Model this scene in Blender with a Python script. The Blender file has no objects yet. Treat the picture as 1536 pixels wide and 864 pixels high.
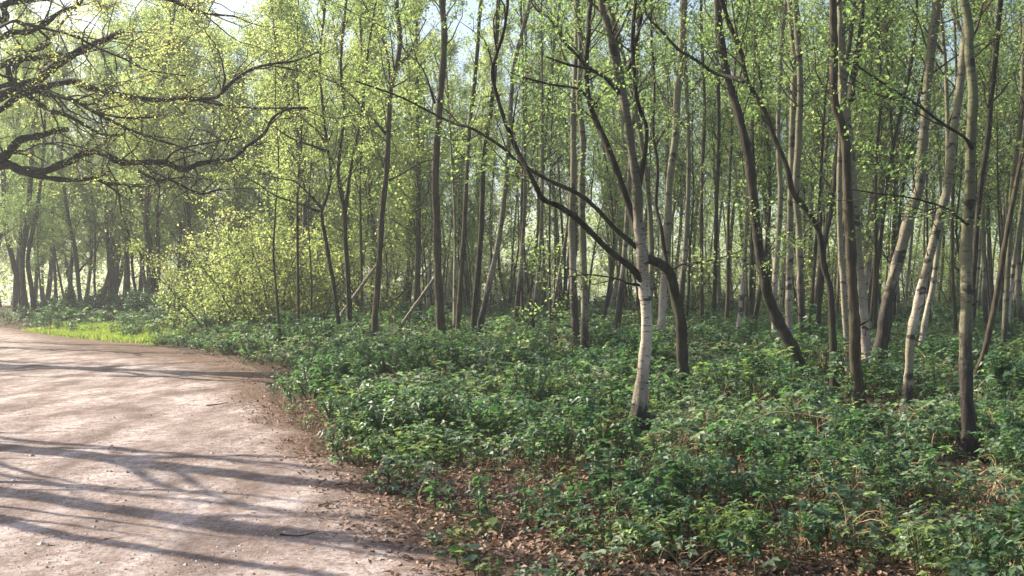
import bpy, math, random
import numpy as np
from mathutils import Vector

# ------------------------------------------------------------------ camera, sky, sun, exposure
S = bpy.context.scene
COL = S.collection
F = 1507.0            # focal length in photo pixels (1536 wide)
HZ = 455.0            # horizon row
EYE = 1.6
cam_d = bpy.data.cameras.new('camera'); cam = bpy.data.objects.new('camera', cam_d); COL.objects.link(cam)
cam.location = (0, 0, EYE); cam.rotation_euler = (math.radians(90), 0, 0)
cam_d.sensor_width = 36.0; cam_d.lens = F / 1536 * 36.0
cam_d.shift_y = (HZ - 432) / 1536
cam_d.clip_start = 0.05; cam_d.clip_end = 2000
S.camera = cam

SUN_EL = math.radians(34); SUN_FWD = math.radians(28)   # sun stands to the left, somewhat ahead
sdir = Vector((-math.cos(SUN_FWD) * math.cos(SUN_EL), math.sin(SUN_FWD) * math.cos(SUN_EL), math.sin(SUN_EL)))
W = bpy.data.worlds.new('World'); S.world = W; W.use_nodes = True
wn = W.node_tree; bg = wn.nodes['Background']
sky = wn.nodes.new('ShaderNodeTexSky'); sky.sky_type = 'NISHITA'; sky.sun_disc = False
sky.sun_elevation = SUN_EL; sky.sun_rotation = math.atan2(sdir.x, sdir.y)
sky.air_density = 1.0; sky.dust_density = 3.0; sky.ozone_density = 1.0
wn.links.new(sky.outputs[0], bg.inputs[0]); bg.inputs[1].default_value = 0.095
sun_d = bpy.data.lights.new('sun', 'SUN'); sun = bpy.data.objects.new('sun', sun_d); COL.objects.link(sun)
sun_d.energy = 5.0; sun_d.angle = math.radians(0.45); sun_d.color = (1.0, 0.88, 0.71)
sun.rotation_euler = sdir.to_track_quat('Z', 'Y').to_euler()
V = S.view_settings
V.view_transform = 'Standard'; V.look = 'None'; V.gamma = 1.0; V.exposure = 1.45; V.use_curve_mapping = False
S.render.engine = 'CYCLES'
C = S.cycles
C.max_bounces = 7; C.diffuse_bounces = 4; C.glossy_bounces = 2; C.transmission_bounces = 5; C.volume_bounces = 1
C.transparent_max_bounces = 4; C.use_denoising = True; C.caustics_reflective = False; C.caustics_refractive = False
C.sample_clamp_indirect = 6.0

# ------------------------------------------------------------------ small helpers
def at(px, py, D):
    return np.array([(px - 768) / F * D, D, EYE + (HZ - py) / F * D])
def sstep(a, b, x):
    t = np.clip((np.asarray(x, float) - a) / (b - a), 0, 1); return t * t * (3 - 2 * t)
_perm = np.random.RandomState(5).rand(256, 256)
def vnoise(x, y):
    x = np.asarray(x, float); y = np.asarray(y, float)
    xi = np.floor(x).astype(int); yi = np.floor(y).astype(int); fx = x - xi; fy = y - yi
    fx = fx * fx * (3 - 2 * fx); fy = fy * fy * (3 - 2 * fy)
    g = lambda a, b: _perm[a & 255, b & 255]
    return (g(xi, yi) * (1 - fx) + g(xi + 1, yi) * fx) * (1 - fy) + (g(xi, yi + 1) * (1 - fx) + g(xi + 1, yi + 1) * fx) * fy
def fbm(x, y, o=3):
    s = 0; a = .5
    for i in range(o): s = s + a * vnoise(x * 2 ** i + 17 * i, y * 2 ** i + 9 * i); a *= .5
    return s / (1 - .5 ** o)
# right-hand edge of the path as (distance, x)
_ed = np.array([(-6, .9), (0, .3), (4, .05), (5.9, -.4), (9.8, -1.7), (14.6, -3.55), (18, -4.5), (23, -5.6), (28, -7.8), (34, -11.2), (40, -15.0), (46, -20.2), (54, -27), (64, -37), (90, -62)])
def edge(y):
    y = np.asarray(y, float)
    return np.interp(y, _ed[:, 0], _ed[:, 1]) + .35 * (fbm(y * .55, y * 0 + 3.3) - .5) + .16 * (vnoise(y * 2.2, y * 0 + 8) - .5)
def ground(x, y):
    x = np.asarray(x, float); y = np.asarray(y, float)
    w = sstep(.2, 2.5, x - np.interp(y, _ed[:, 0], _ed[:, 1]))
    return 1.0 * sstep(42, 78, y) + w * (.30 * sstep(12, 40, y) + .16 * (fbm(x * .35, y * .35) - .35)) + .025 * (fbm(x * .8 + 50, y * .8) - .5)

def mesh_from(name, Vv, Q, mat=None, smooth=True, tint=None):
    me = bpy.data.meshes.new(name)
    Vv = np.asarray(Vv, np.float32); Q = np.asarray(Q, np.int32)
    me.vertices.add(len(Vv)); me.vertices.foreach_set('co', Vv.ravel())
    me.loops.add(Q.size); me.loops.foreach_set('vertex_index', Q.ravel())
    me.polygons.add(len(Q)); me.polygons.foreach_set('loop_start', np.arange(len(Q), dtype=np.int32) * Q.shape[1])
    me.polygons.foreach_set('use_smooth', np.full(len(Q), smooth))
    if tint is not None:
        a = me.attributes.new('tint', 'FLOAT', 'POINT'); a.data.foreach_set('value', np.asarray(tint, np.float32))
    me.update(calc_edges=True)
    if mat: me.materials.append(mat)
    return me
def link(name, me, parent=None, loc=(0, 0, 0)):
    o = bpy.data.objects.new(name, me); COL.objects.link(o); o.location = loc
    if parent: o.parent = parent
    return o
def tag(o, label, cat, group=None, kind=None):
    o['label'] = label
    if cat: o['category'] = cat
    if group: o['group'] = group
    if kind: o['kind'] = kind
    return o
def thing(name, loc, label, cat, group=None):
    o = link(name, None, None, loc); o.empty_display_size = .3
    return tag(o, label, cat, group)
def copy_tree(o, parent=None):
    c = o.copy(); COL.objects.link(c); c.parent = parent
    for ch in o.children: copy_tree(ch, c)
    return c

class MB:
    def __init__(s): s.v = []; s.q = []; s.n = 0; s.t = []
    def add(s, v, q, t=None):
        s.v.append(v); s.q.append(q + s.n); s.n += len(v)
        s.t.append(np.zeros(len(v)) if t is None else t)
    def tube(s, P, R, k=6, jit=0, rng=None, tint=0., mod=None):
        P = np.asarray(P, float); R = np.asarray(R, float); n = len(P)
        T = np.gradient(P, axis=0); T /= np.linalg.norm(T, axis=1)[:, None] + 1e-9
        ref = np.eye(3)[np.argmin(np.abs(T).max(axis=0) if n < 3 else np.abs(T).mean(axis=0))]
        U = np.cross(T, ref); U /= np.linalg.norm(U, axis=1)[:, None] + 1e-9
        Wv = np.cross(T, U)
        a = np.arange(k) * 2 * math.pi / k
        RR = np.repeat(R[:, None], k, 1)
        if jit: RR = RR * (1 + jit * rng.uniform(-1, 1, (n, k)))
        if mod is not None: RR = RR * mod
        ring = P[:, None] + RR[:, :, None] * (np.cos(a)[None, :, None] * U[:, None] + np.sin(a)[None, :, None] * Wv[:, None])
        i, j = np.meshgrid(np.arange(n - 1), np.arange(k), indexing='ij'); j2 = (j + 1) % k
        q = np.stack([i * k + j, i * k + j2, (i + 1) * k + j2, (i + 1) * k + j], -1).reshape(-1, 4)
        v = ring.reshape(-1, 3)
        # close the far end with a short cone
        tip = P[-1] + T[-1] * R[-1] * .5
        v = np.vstack([v, tip[None]]); b = (n - 1) * k
        cq = np.array([[b + jj, b + (jj + 1) % k, b + (jj + 2) % k, n * k] for jj in range(0, k - 1, 2)])
        s.add(v, np.vstack([q, cq]), np.full(len(v), tint))
    def mesh(s, name, mat, smooth=True):
        return mesh_from(name, np.vstack(s.v), np.vstack(s.q), mat, smooth, np.concatenate(s.t))

def smooth_path(P, R=None, step=4):
    P = np.asarray(P, float); n = len(P)
    if n < 3:
        t = np.linspace(0, 1, step + 1)[:, None]; out = P[0] + (P[-1] - P[0]) * t
        return (out, np.interp(np.linspace(0, 1, step + 1), [0, 1], [R[0], R[-1]])) if R is not None else out
    E = np.vstack([2 * P[0] - P[1], P, 2 * P[-1] - P[-2]]); out = []; rr = []
    for i in range(n - 1):
        p0, p1, p2, p3 = E[i:i + 4]
        for k in range(step):
            t = k / step
            out.append(.5 * (2 * p1 + (p2 - p0) * t + (2 * p0 - 5 * p1 + 4 * p2 - p3) * t * t + (3 * p1 - p0 - 3 * p2 + p3) * t ** 3))
            if R is not None: rr.append(R[i] * (1 - t) + R[i + 1] * t)
    out.append(P[-1])
    if R is not None: rr.append(R[-1]); return np.array(out), np.array(rr)
    return np.array(out)

def leaf_arrays(P, size, rng, flat=.55, wid=.62):
    """one folded quad per leaf"""
    P = np.asarray(P, float); n = len(P)
    a = rng.normal(size=(n, 3)); a[:, 2] = a[:, 2] * .6 - .25; a /= np.linalg.norm(a, axis=1)[:, None]
    nr = rng.normal(size=(n, 3)) * (1 - flat); nr[:, 2] += flat * 1.6
    s = np.cross(a, nr); s /= np.linalg.norm(s, axis=1)[:, None] + 1e-9
    up = np.cross(s, a)
    size = np.broadcast_to(np.asarray(size, float), (n,))[:, None]
    b = P; tip = P + a * size; mid = P + a * size * .45; lift = up * size * .10
    l = mid + s * size * wid * .5 + lift; r = mid - s * size * wid * .5 + lift
    v = np.stack([b, l, tip, r], 1).reshape(-1, 3)
    q = np.arange(n * 4).reshape(-1, 4)
    t = np.repeat(rng.rand(n), 4)
    return v, q, t
def leaf_mesh(name, P, size, rng, mat, flat=.55, wid=.62):
    v, q, t = leaf_arrays(P, size, rng, flat, wid)
    return mesh_from(name, v, q, mat, False, t)

# ------------------------------------------------------------------ materials
def nmat(name):
    m = bpy.data.materials.new(name); m.use_nodes = True; nt = m.node_tree; nt.nodes.clear()
    def N(t, ins=None, **pr):
        n = nt.nodes.new(t)
        for k, v in pr.items(): setattr(n, k, v)
        for k, v in (ins or {}).items():
            if isinstance(v, bpy.types.NodeSocket): nt.links.new(v, n.inputs[k])
            else: n.inputs[k].default_value = v
        return n
    return m, N
def ramp(N, fac, stops):
    r = N('ShaderNodeValToRGB', {0: fac}); e = r.color_ramp.elements
    e[0].position, e[0].color = stops[0][0], (*stops[0][1], 1)
    e[1].position, e[1].color = stops[-1][0], (*stops[-1][1], 1)
    for p, c in stops[1:-1]:
        x = e.new(p); x.color = (*c, 1)
    return r.outputs[0]
def mixc(N, f, a, b, bt='MIX'):
    n = N('ShaderNodeMix', data_type='RGBA', blend_type=bt)
    for k, v in ((0, f), (6, a), (7, b)):
        if isinstance(v, bpy.types.NodeSocket): n.id_data.links.new(v, n.inputs[k])
        else: n.inputs[k].default_value = v if k == 0 else (*v, 1)
    return n.outputs[2]
def math2(N, op, a, b=0.):
    n = N('ShaderNodeMath', {0: a, 1: b}, operation=op); return n.outputs[0]

def leaf_material(name, stops, trans, tfac=.6, rough=.5, spec=.3):
    m, N = nmat(name)
    at_ = N('ShaderNodeAttribute', attribute_name='tint'); oi = N('ShaderNodeObjectInfo')
    f = math2(N, 'ADD', math2(N, 'MULTIPLY', at_.outputs['Fac'], .75), math2(N, 'MULTIPLY', oi.outputs['Random'], .25))
    c = ramp(N, f, stops)
    ct = mixc(N, 1.0, c, trans, 'MULTIPLY')
    p = N('ShaderNodeBsdfPrincipled', {'Base Color': c, 'Roughness': rough, 'Specular IOR Level': spec})
    t = N('ShaderNodeBsdfTranslucent', {'Color': ct})
    x = N('ShaderNodeMixShader', {0: tfac, 1: p.outputs[0], 2: t.outputs[0]})
    N('ShaderNodeOutputMaterial', {0: x.outputs[0]})
    return m
M = {}
M['leaf_green'] = leaf_material('birch_leaf', [(0, (.05, .092, .033)), (.5, (.095, .148, .05)), (.88, (.15, .19, .07)), (1, (.22, .23, .09))], (3.1, 3.1, 2.8), .55)
M['leaf_yellow'] = leaf_material('young_leaf', [(0, (.075, .12, .03)), (.5, (.14, .19, .05)), (.9, (.20, .23, .085)), (1, (.26, .24, .11))], (2.9, 2.9, 3.1), .57)
M['leaf_oak'] = leaf_material('oak_leaf', [(0, (.085, .12, .035)), (.5, (.155, .19, .06)), (1, (.26, .245, .10))], (3.3, 3.2, 2.8), .66)
M['leaf_bush'] = leaf_material('hazel_leaf', [(0, (.07, .11, .03)), (.5, (.14, .18, .05)), (.85, (.21, .22, .09)), (1, (.28, .22, .13))], (3.0, 3.0, 2.9))
M['leaf_dark'] = leaf_material('evergreen_leaf', [(0, (.015, .036, .022)), (1, (.045, .085, .04))], (2, 2.4, 1.4), .25, .5, .35)
M['bramble'] = leaf_material('bramble_leaf', [(0, (.015, .04, .026)), (.35, (.055, .102, .062)), (.75, (.16, .22, .13)), (1, (.32, .36, .23))], (2.0, 2.5, 1.4), .33, .5, .28)  # palest tints are sunlit highlights put into the leaf colour
M['bramble_light'] = leaf_material('fresh_leaf', [(0, (.06, .11, .04)), (1, (.17, .22, .08))], (2.2, 2.4, 1.6), .4, .55, .2)
M['nettle'] = leaf_material('nettle_leaf', [(0, (.022, .062, .032)), (.5, (.05, .105, .05)), (1, (.11, .175, .085))], (2.2, 2.5, 1.5), .36, .5, .4)
M['litter'] = leaf_material('dead_leaf', [(0, (.05, .03, .02)), (.5, (.19, .115, .078)), (.85, (.36, .245, .175)), (1, (.52, .41, .33))], (1.4, 1.2, 1.0), .15, .6, .3)
M['grit'] = leaf_material('grit', [(0, (.12, .09, .07)), (.5, (.34, .28, .25)), (1, (.6, .54, .5))], (1, 1, 1), 0., .8, .2)
M['grass'] = leaf_material('grass_blade', [(0, (.08, .13, .035)), (.7, (.17, .22, .06)), (1, (.27, .26, .11))], (2.6, 2.6, 1.6), .45)

def bark_birch(name, pale, grey, alg, basedark=1.2, patch=.5):
    m, N = nmat(name)
    tc = N('ShaderNodeTexCoord'); oi = N('ShaderNodeObjectInfo')
    off = N('ShaderNodeCombineXYZ', {0: math2(N, 'MULTIPLY', oi.outputs['Random'], 31.), 1: math2(N, 'MULTIPLY', oi.outputs['Random'], 17.), 2: 0.})
    pos = N('ShaderNodeVectorMath', {0: tc.outputs['Object'], 1: off.outputs[0]}, operation='ADD').outputs[0]
    sep = N('ShaderNodeSeparateXYZ', {0: tc.outputs['Object']})
    def noise(sc, detail=3, r=.55):
        mp = N('ShaderNodeMapping', {0: pos, 3: sc})
        return N('ShaderNodeTexNoise', {'Vector': mp.outputs[0], 'Scale': 1., 'Detail': detail, 'Roughness': r}).outputs[0]
    col = ramp(N, noise((5, 5, 1.6)), [(.3, grey), (.62, pale)])
    # green algae
    col = mixc(N, ramp(N, noise((2.2, 2.2, .7)), [(.45, (0, 0, 0)), (.7, (.75, .75, .75))]), col, alg)
    up_shade = N('ShaderNodeMapRange', {0: math2(N, 'ADD', sep.outputs[2], math2(N, 'MULTIPLY', noise((1.5, 1.5, .5)), 3.)), 1: 2.9, 2: 4.6, 3: 0., 4: .88}).outputs[0]  # stem turns olive towards the top: shade put into the colour, not algae
    col = mixc(N, up_shade, col, alg)
    # thin dark horizontal lenticels
    len_ = ramp(N, noise((15, 15, 46), 3), [(.58, (0, 0, 0)), (.63, (1, 1, 1))])
    col = mixc(N, math2(N, 'MULTIPLY', len_, .7), col, (.035, .03, .025))
    # broader black scars
    sc = ramp(N, noise((3., 3., 7), 4), [(.575, (0, 0, 0)), (.63, (1, 1, 1))])
    col = mixc(N, math2(N, 'MULTIPLY', sc, .92), col, (.022, .02, .018))
    # fissured old bark towards the foot
    h = N('ShaderNodeMapRange', {0: sep.outputs[2], 1: basedark * 1.6, 2: 0., 3: 0., 4: 1.}).outputs[0]
    fis = noise((16, 16, 3.2), 4, .7)
    hb = ramp(N, math2(N, 'ADD', h, math2(N, 'MULTIPLY', fis, .9)), [(.82, (0, 0, 0)), (.98, (1, 1, 1))])
    col = mixc(N, hb, col, ramp(N, fis, [(.38, (.010, .009, .008)), (.66, (.065, .052, .042))]))
    hh = math2(N, 'ADD', math2(N, 'MULTIPLY', fis, .8), math2(N, 'MULTIPLY', noise((9, 9, 40), 3), .6))
    bp = N('ShaderNodeBump', {'Strength': .6, 'Distance': .02, 'Height': hh})
    p = N('ShaderNodeBsdfPrincipled', {'Base Color': col, 'Roughness': .75, 'Specular IOR Level': .25, 'Normal': bp.outputs[0]})
    N('ShaderNodeOutputMaterial', {0: p.outputs[0]})
    return m
def bark_plain(name, a, b, alg, sc=(14, 14, 3), algf=.6):
    m, N = nmat(name)
    tc = N('ShaderNodeTexCoord'); oi = N('ShaderNodeObjectInfo')
    off = N('ShaderNodeCombineXYZ', {0: math2(N, 'MULTIPLY', oi.outputs['Random'], 31.), 1: math2(N, 'MULTIPLY', oi.outputs['Random'], 17.), 2: 0.})
    pos = N('ShaderNodeVectorMath', {0: tc.outputs['Object'], 1: off.outputs[0]}, operation='ADD').outputs[0]
    def noise(s, detail=4, r=.65):
        mp = N('ShaderNodeMapping', {0: pos, 3: s})
        return N('ShaderNodeTexNoise', {'Vector': mp.outputs[0], 'Scale': 1., 'Detail': detail, 'Roughness': r}).outputs[0]
    f = noise(sc)
    col = ramp(N, f, [(.38, a), (.62, b)])
    col = mixc(N, ramp(N, noise((2.5, 2.5, 1)), [(.42, (0, 0, 0)), (.72, (algf, algf, algf))]), col, alg)
    bp = N('ShaderNodeBump', {'Strength': .8, 'Distance': .025, 'Height': f})
    p = N('ShaderNodeBsdfPrincipled', {'Base Color': col, 'Roughness': .85, 'Specular IOR Level': .2, 'Normal': bp.outputs[0]})
    N('ShaderNodeOutputMaterial', {0: p.outputs[0]})
    return m
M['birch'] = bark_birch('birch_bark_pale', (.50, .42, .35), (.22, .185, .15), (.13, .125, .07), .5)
M['birch_fork'] = bark_birch('birch_bark_fork', (.52, .44, .36), (.24, .20, .16), (.062, .06, .036), .4)  # darker third colour deepens the shade painted on its upper stem
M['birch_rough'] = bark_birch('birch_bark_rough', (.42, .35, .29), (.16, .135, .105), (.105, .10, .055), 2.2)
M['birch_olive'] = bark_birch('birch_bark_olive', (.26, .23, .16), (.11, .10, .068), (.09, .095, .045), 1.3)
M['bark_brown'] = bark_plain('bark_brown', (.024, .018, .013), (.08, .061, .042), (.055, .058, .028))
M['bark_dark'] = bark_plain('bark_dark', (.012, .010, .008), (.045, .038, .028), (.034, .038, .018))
M['bark_oak'] = bark_plain('bark_oak', (.010, .009, .008), (.035, .030, .025), (.03, .032, .02), (9, 9, 9))
M['twig'] = bark_plain('twig_bark', (.03, .022, .018), (.085, .06, .048), (.05, .052, .03))
M['deadwood'] = bark_plain('dead_wood', (.10, .085, .065), (.26, .23, .185), (.10, .105, .06), (4, 4, 20), .4)
M['straw'] = bark_plain('dry_stem', (.25, .16, .09), (.45, .31, .19), (.2, .16, .08), (10, 10, 10), .3)
M['green_stem'] = bark_plain('green_stem', (.06, .09, .03), (.12, .15, .05), (.12, .06, .04), (20, 20, 20), .5)

def ground_material():
    m, N = nmat('woodland_floor')
    g = N('ShaderNodeNewGeometry').outputs['Position']
    n1 = N('ShaderNodeTexNoise', {'Vector': g, 'Scale': 22., 'Detail': 5., 'Roughness': .7}).outputs[0]
    n2 = N('ShaderNodeTexNoise', {'Vector': g, 'Scale': .5, 'Detail': 3.}).outputs[0]
    col = ramp(N, n1, [(.3, (.028, .02, .014)), (.55, (.085, .058, .04)), (.75, (.17, .12, .085))])
    col = mixc(N, ramp(N, n2, [(.45, (0, 0, 0)), (.65, (.6, .6, .6))]), col, (.035, .05, .02))
    bp = N('ShaderNodeBump', {'Strength': .8, 'Distance': .04, 'Height': n1})
    p = N('ShaderNodeBsdfPrincipled', {'Base Color': col, 'Roughness': .95, 'Specular IOR Level': .1, 'Normal': bp.outputs[0]})
    N('ShaderNodeOutputMaterial', {0: p.outputs[0]})
    return m
def path_material():
    m, N = nmat('trodden_earth')
    g = N('ShaderNodeNewGeometry').outputs['Position']
    ed = N('ShaderNodeAttribute', attribute_name='tint').outputs['Fac']     # 1 at the margin, 0 in the middle
    def noise(s, d=4., r=.6, v=g): return N('ShaderNodeTexNoise', {'Vector': v, 'Scale': s, 'Detail': d, 'Roughness': r}).outputs[0]
    mp = N('ShaderNodeMapping', {0: g, 2: (0, 0, .5), 3: (1.6, .55, 1)}).outputs[0]
    big = noise(.9, 4., .6, mp)
    col = ramp(N, big, [(.36, (.165, .128, .118)), (.5, (.34, .282, .268)), (.62, (.51, .445, .435))])
    fine = noise(26., 8., .8)
    col = mixc(N, 1.0, col, ramp(N, fine, [(.34, (.30, .26, .23)), (.5, (.95, .95, .95)), (.7, (1.3, 1.28, 1.26))]), 'MULTIPLY')
    mid = noise(5.5, 5., .7)
    col = mixc(N, ramp(N, mid, [(.47, (0, 0, 0)), (.66, (.85, .85, .85))]), col, (.16, .11, .085))
    speck = N('ShaderNodeTexVoronoi', {'Vector': g, 'Scale': 30.}).outputs['Distance']
    gate = ramp(N, noise(2.2), [(.45, (0, 0, 0)), (.6, (1, 1, 1))])
    sp = ramp(N, speck, [(.13, (1, 1, 1)), (.2, (0, 0, 0))])
    col = mixc(N, math2(N, 'MULTIPLY', sp, math2(N, 'MULTIPLY', gate, .7)), col, (.075, .05, .037))
    e = math2(N, 'ADD', ed, math2(N, 'MULTIPLY', math2(N, 'SUBTRACT', noise(3.5, 5., .7), .5), 1.3))
    col = mixc(N, ramp(N, e, [(.25, (0, 0, 0)), (.75, (.92, .92, .92))]), col, ramp(N, fine, [(.3, (.055, .036, .026)), (.6, (.16, .105, .075))]))
    bp = N('ShaderNodeBump', {'Strength': 1.0, 'Distance': .05, 'Height': math2(N, 'ADD', math2(N, 'MULTIPLY', fine, .5), mid)})
    p = N('ShaderNodeBsdfPrincipled', {'Base Color': col, 'Roughness': .92, 'Specular IOR Level': .15, 'Normal': bp.outputs[0]})
    N('ShaderNodeOutputMaterial', {0: p.outputs[0]})
    return m
M['floor'] = ground_material(); M['path'] = path_material()
def flat_mat(name, c1, c2, sc):
    m, N = nmat(name)
    g = N('ShaderNodeNewGeometry').outputs['Position']
    n = N('ShaderNodeTexNoise', {'Vector': g, 'Scale': sc, 'Detail': 4.}).outputs[0]
    p = N('ShaderNodeBsdfPrincipled', {'Base Color': ramp(N, n, [(.35, c1), (.65, c2)]), 'Roughness': .9, 'Specular IOR Level': .1})
    N('ShaderNodeOutputMaterial', {0: p.outputs[0]}); return m
M['turf'] = flat_mat('turf', (.05, .085, .02), (.09, .13, .03), 3.)

# ------------------------------------------------------------------ ground, path, verge
def grid_mesh(name, X, Y, Z, mat, tint=None):
    n, k = X.shape
    v = np.stack([X, Y, Z], -1).reshape(-1, 3)
    i, j = np.meshgrid(np.arange(n - 1), np.arange(k - 1), indexing='ij')
    q = np.stack([i * k + j, i * k + j + 1, (i + 1) * k + j + 1, (i + 1) * k + j], -1).reshape(-1, 4)
    return mesh_from(name, v, q, mat, True, None if tint is None else tint.ravel())
ys = np.concatenate([np.linspace(-30, 2, 20), np.linspace(2.4, 30, 130), np.linspace(30.6, 90, 90), np.linspace(95, 600, 24)])
xs = np.concatenate([np.linspace(-500, -62, 14), np.linspace(-60, -16.4, 60), np.linspace(-16, 16, 140), np.linspace(16.4, 60, 60), np.linspace(62, 500, 14)])
Y, X = np.meshgrid(ys, xs, indexing='ij')
under = np.where(X < edge(Y) - .2, -.05 * sstep(0, 1.0, edge(Y) - .2 - X) * (Y < 80), 0)
g = link('ground', grid_mesh('ground', X, Y, ground(X, Y) + under, M['floor'])); g['kind'] = 'structure'
g['label'] = 'brown woodland floor under the trees and brambles'

ys = np.concatenate([np.linspace(-12, 3, 16), np.linspace(3.2, 14, 260), np.linspace(14.1, 30, 140), np.linspace(30.4, 80, 110)])
us = np.concatenate([np.linspace(0, .5, 150), np.linspace(.51, 1, 40)])
Yp, Up = np.meshgrid(ys, us, indexing='ij')
wid = 11 + .12 * Yp
Xp = edge(Yp) + .25 - Up * wid
dist = Up * wid
def path_z(x, y):
    d = edge(y) + .25 - x
    return ground(x, y) + .012 + .05 * (fbm(x * .9, y * .45 + 9) - .5) * sstep(.2, 1.5, d) + .03 * (fbm(x * 2.5, y * 2.5, 4) - .5) - .03 * (1 - sstep(0, .2, d))
Zp = path_z(Xp, Yp)
tp = np.clip(1 - dist / (.95 + 2.6 * sstep(14, 24, Yp) + 5 * sstep(26, 34, Yp) * sstep(48, 38, Yp)), 0, 1)
p = link('path', grid_mesh('path', Xp, Yp, Zp, M['path'], tp)); p['kind'] = 'structure'
p['label'] = 'wide trodden earth path crossed by branch shadows'

# ------------------------------------------------------------------ growing trees
def wander(rng, p0, d, L, n, r0, r1, up=.15, wob=.25):
    P = [np.asarray(p0, float)]; d = np.asarray(d, float); d = d / np.linalg.norm(d)
    for i in range(n - 1):
        d = d + rng.normal(size=3) * wob * .5 + np.array([0, 0, up * .3]); d /= np.linalg.norm(d)
        P.append(P[-1] + d * L / (n - 1))
    return np.array(P), np.linspace(r0, r1, n)
def side_dir(rng, tang, ang):
    a = rng.normal(size=3); a -= tang * a.dot(tang); a /= np.linalg.norm(a) + 1e-9
    return tang * math.cos(ang) + a * math.sin(ang)
def along(P, t):
    f = t * (len(P) - 1); i = min(int(f), len(P) - 2); u = f - i
    tg = P[i + 1] - P[i]
    return P[i] * (1 - u) + P[i + 1] * u, tg / (np.linalg.norm(tg) + 1e-9), i
def twigs(rng, mb, lp, P, R, n, L, perleaf, t0=.25, spread=.07, k=3, rt=.0035):
    for _ in range(n):
        t = rng.uniform(t0, 1); p, tg, i = along(P, t)
        l = L * rng.uniform(.5, 1.2)
        Q, r = wander(rng, p, side_dir(rng, tg, rng.uniform(.5, 1.1)), l, 4, rt * 1.3, rt * .5, .0, .35)
        if mb is not None: mb.tube(Q, r, k)
        m = rng.poisson(perleaf)
        if m:
            f = rng.uniform(.2, 1.05, m) * 3; ii = np.minimum(f.astype(int), 2); u = (f - ii)[:, None]
            lp.append(Q[ii] * (1 - u) + Q[ii + 1] * u + rng.normal(size=(m, 3)) * spread)
def dress(rng, mb, lp, P, R, zlo, zhi, nb, L, ntw, perleaf, twl=.5, up=.3, ang=(.55, 1.1), spread=.07, rt=.0035, bias=1., thick=.008):
    """side branches with twigs and leaf points along a stem"""
    z = P[:, 2]
    for _ in range(nb):
        zz = zlo + (zhi - zlo) * rng.uniform(0, 1) ** bias
        i = int(np.argmin(np.abs(z - zz))); i = min(max(i, 0), len(P) - 2)
        tg = P[i + 1] - P[i]; tg /= np.linalg.norm(tg) + 1e-9
        fr = np.clip((zz - zlo) / max(zhi - zlo, .1), 0, 1)
        l = L * rng.uniform(.45, 1.15) * (1 - .45 * fr)
        B, r = wander(rng, P[i], side_dir(rng, tg, rng.uniform(*ang)), l, 7, min(R[i] * .55, .007 + thick * l), rt, up, .3)
        mb.tube(B, r, 5)
        twigs(rng, mb, lp, B, r, ntw, twl * (.4 + .3 * l), perleaf, .25, spread, 3, rt)

def stem_px(pts, D, w0, w1, H, rng, flare=1.35, wob=.12):
    """photo polyline (bottom to top) at distance D -> 3D path from below the ground to height H"""
    P = np.array([at(a, b, D) for a, b in pts])
    n = len(P); wd = (w0 + (w1 - w0) * np.linspace(0, 1, n) ** .6) / F * D / 2
    P[:, 1] += np.cumsum(rng.normal(size=n)) * wob * .35
    gx = ground(P[0, 0], P[0, 1])
    if P[0, 2] > gx + .1:
        d = P[0] - P[min(2, n - 1)]; k = (gx - .15 - P[0, 2]) / min(d[2], -.2); d = d * np.array([.6, .6, 1])
        b = P[0] + d * k
        P = np.vstack([b, P]); wd = np.concatenate([[wd[0] * flare], wd])
    else:
        wd[0] *= flare
    if P[-1, 2] < H:
        d = P[-1] - P[-3]; d /= np.linalg.norm(d); q = P[-1].copy(); m = max(3, int((H - q[2]) / 1.6)); r = wd[-1]
        st = (H - q[2]) / m; ex = []; er = []
        for i in range(m):
            d = d * .8 + np.array([rng.normal() * .10, rng.normal() * .10, .25]); d /= np.linalg.norm(d)
            q = q + d * st; ex.append(q); er.append(r * (1 - (i + 1) / m * .85))
        P = np.vstack([P, ex]); wd = np.concatenate([wd, er])
    return smooth_path(P, wd, 4)

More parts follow.
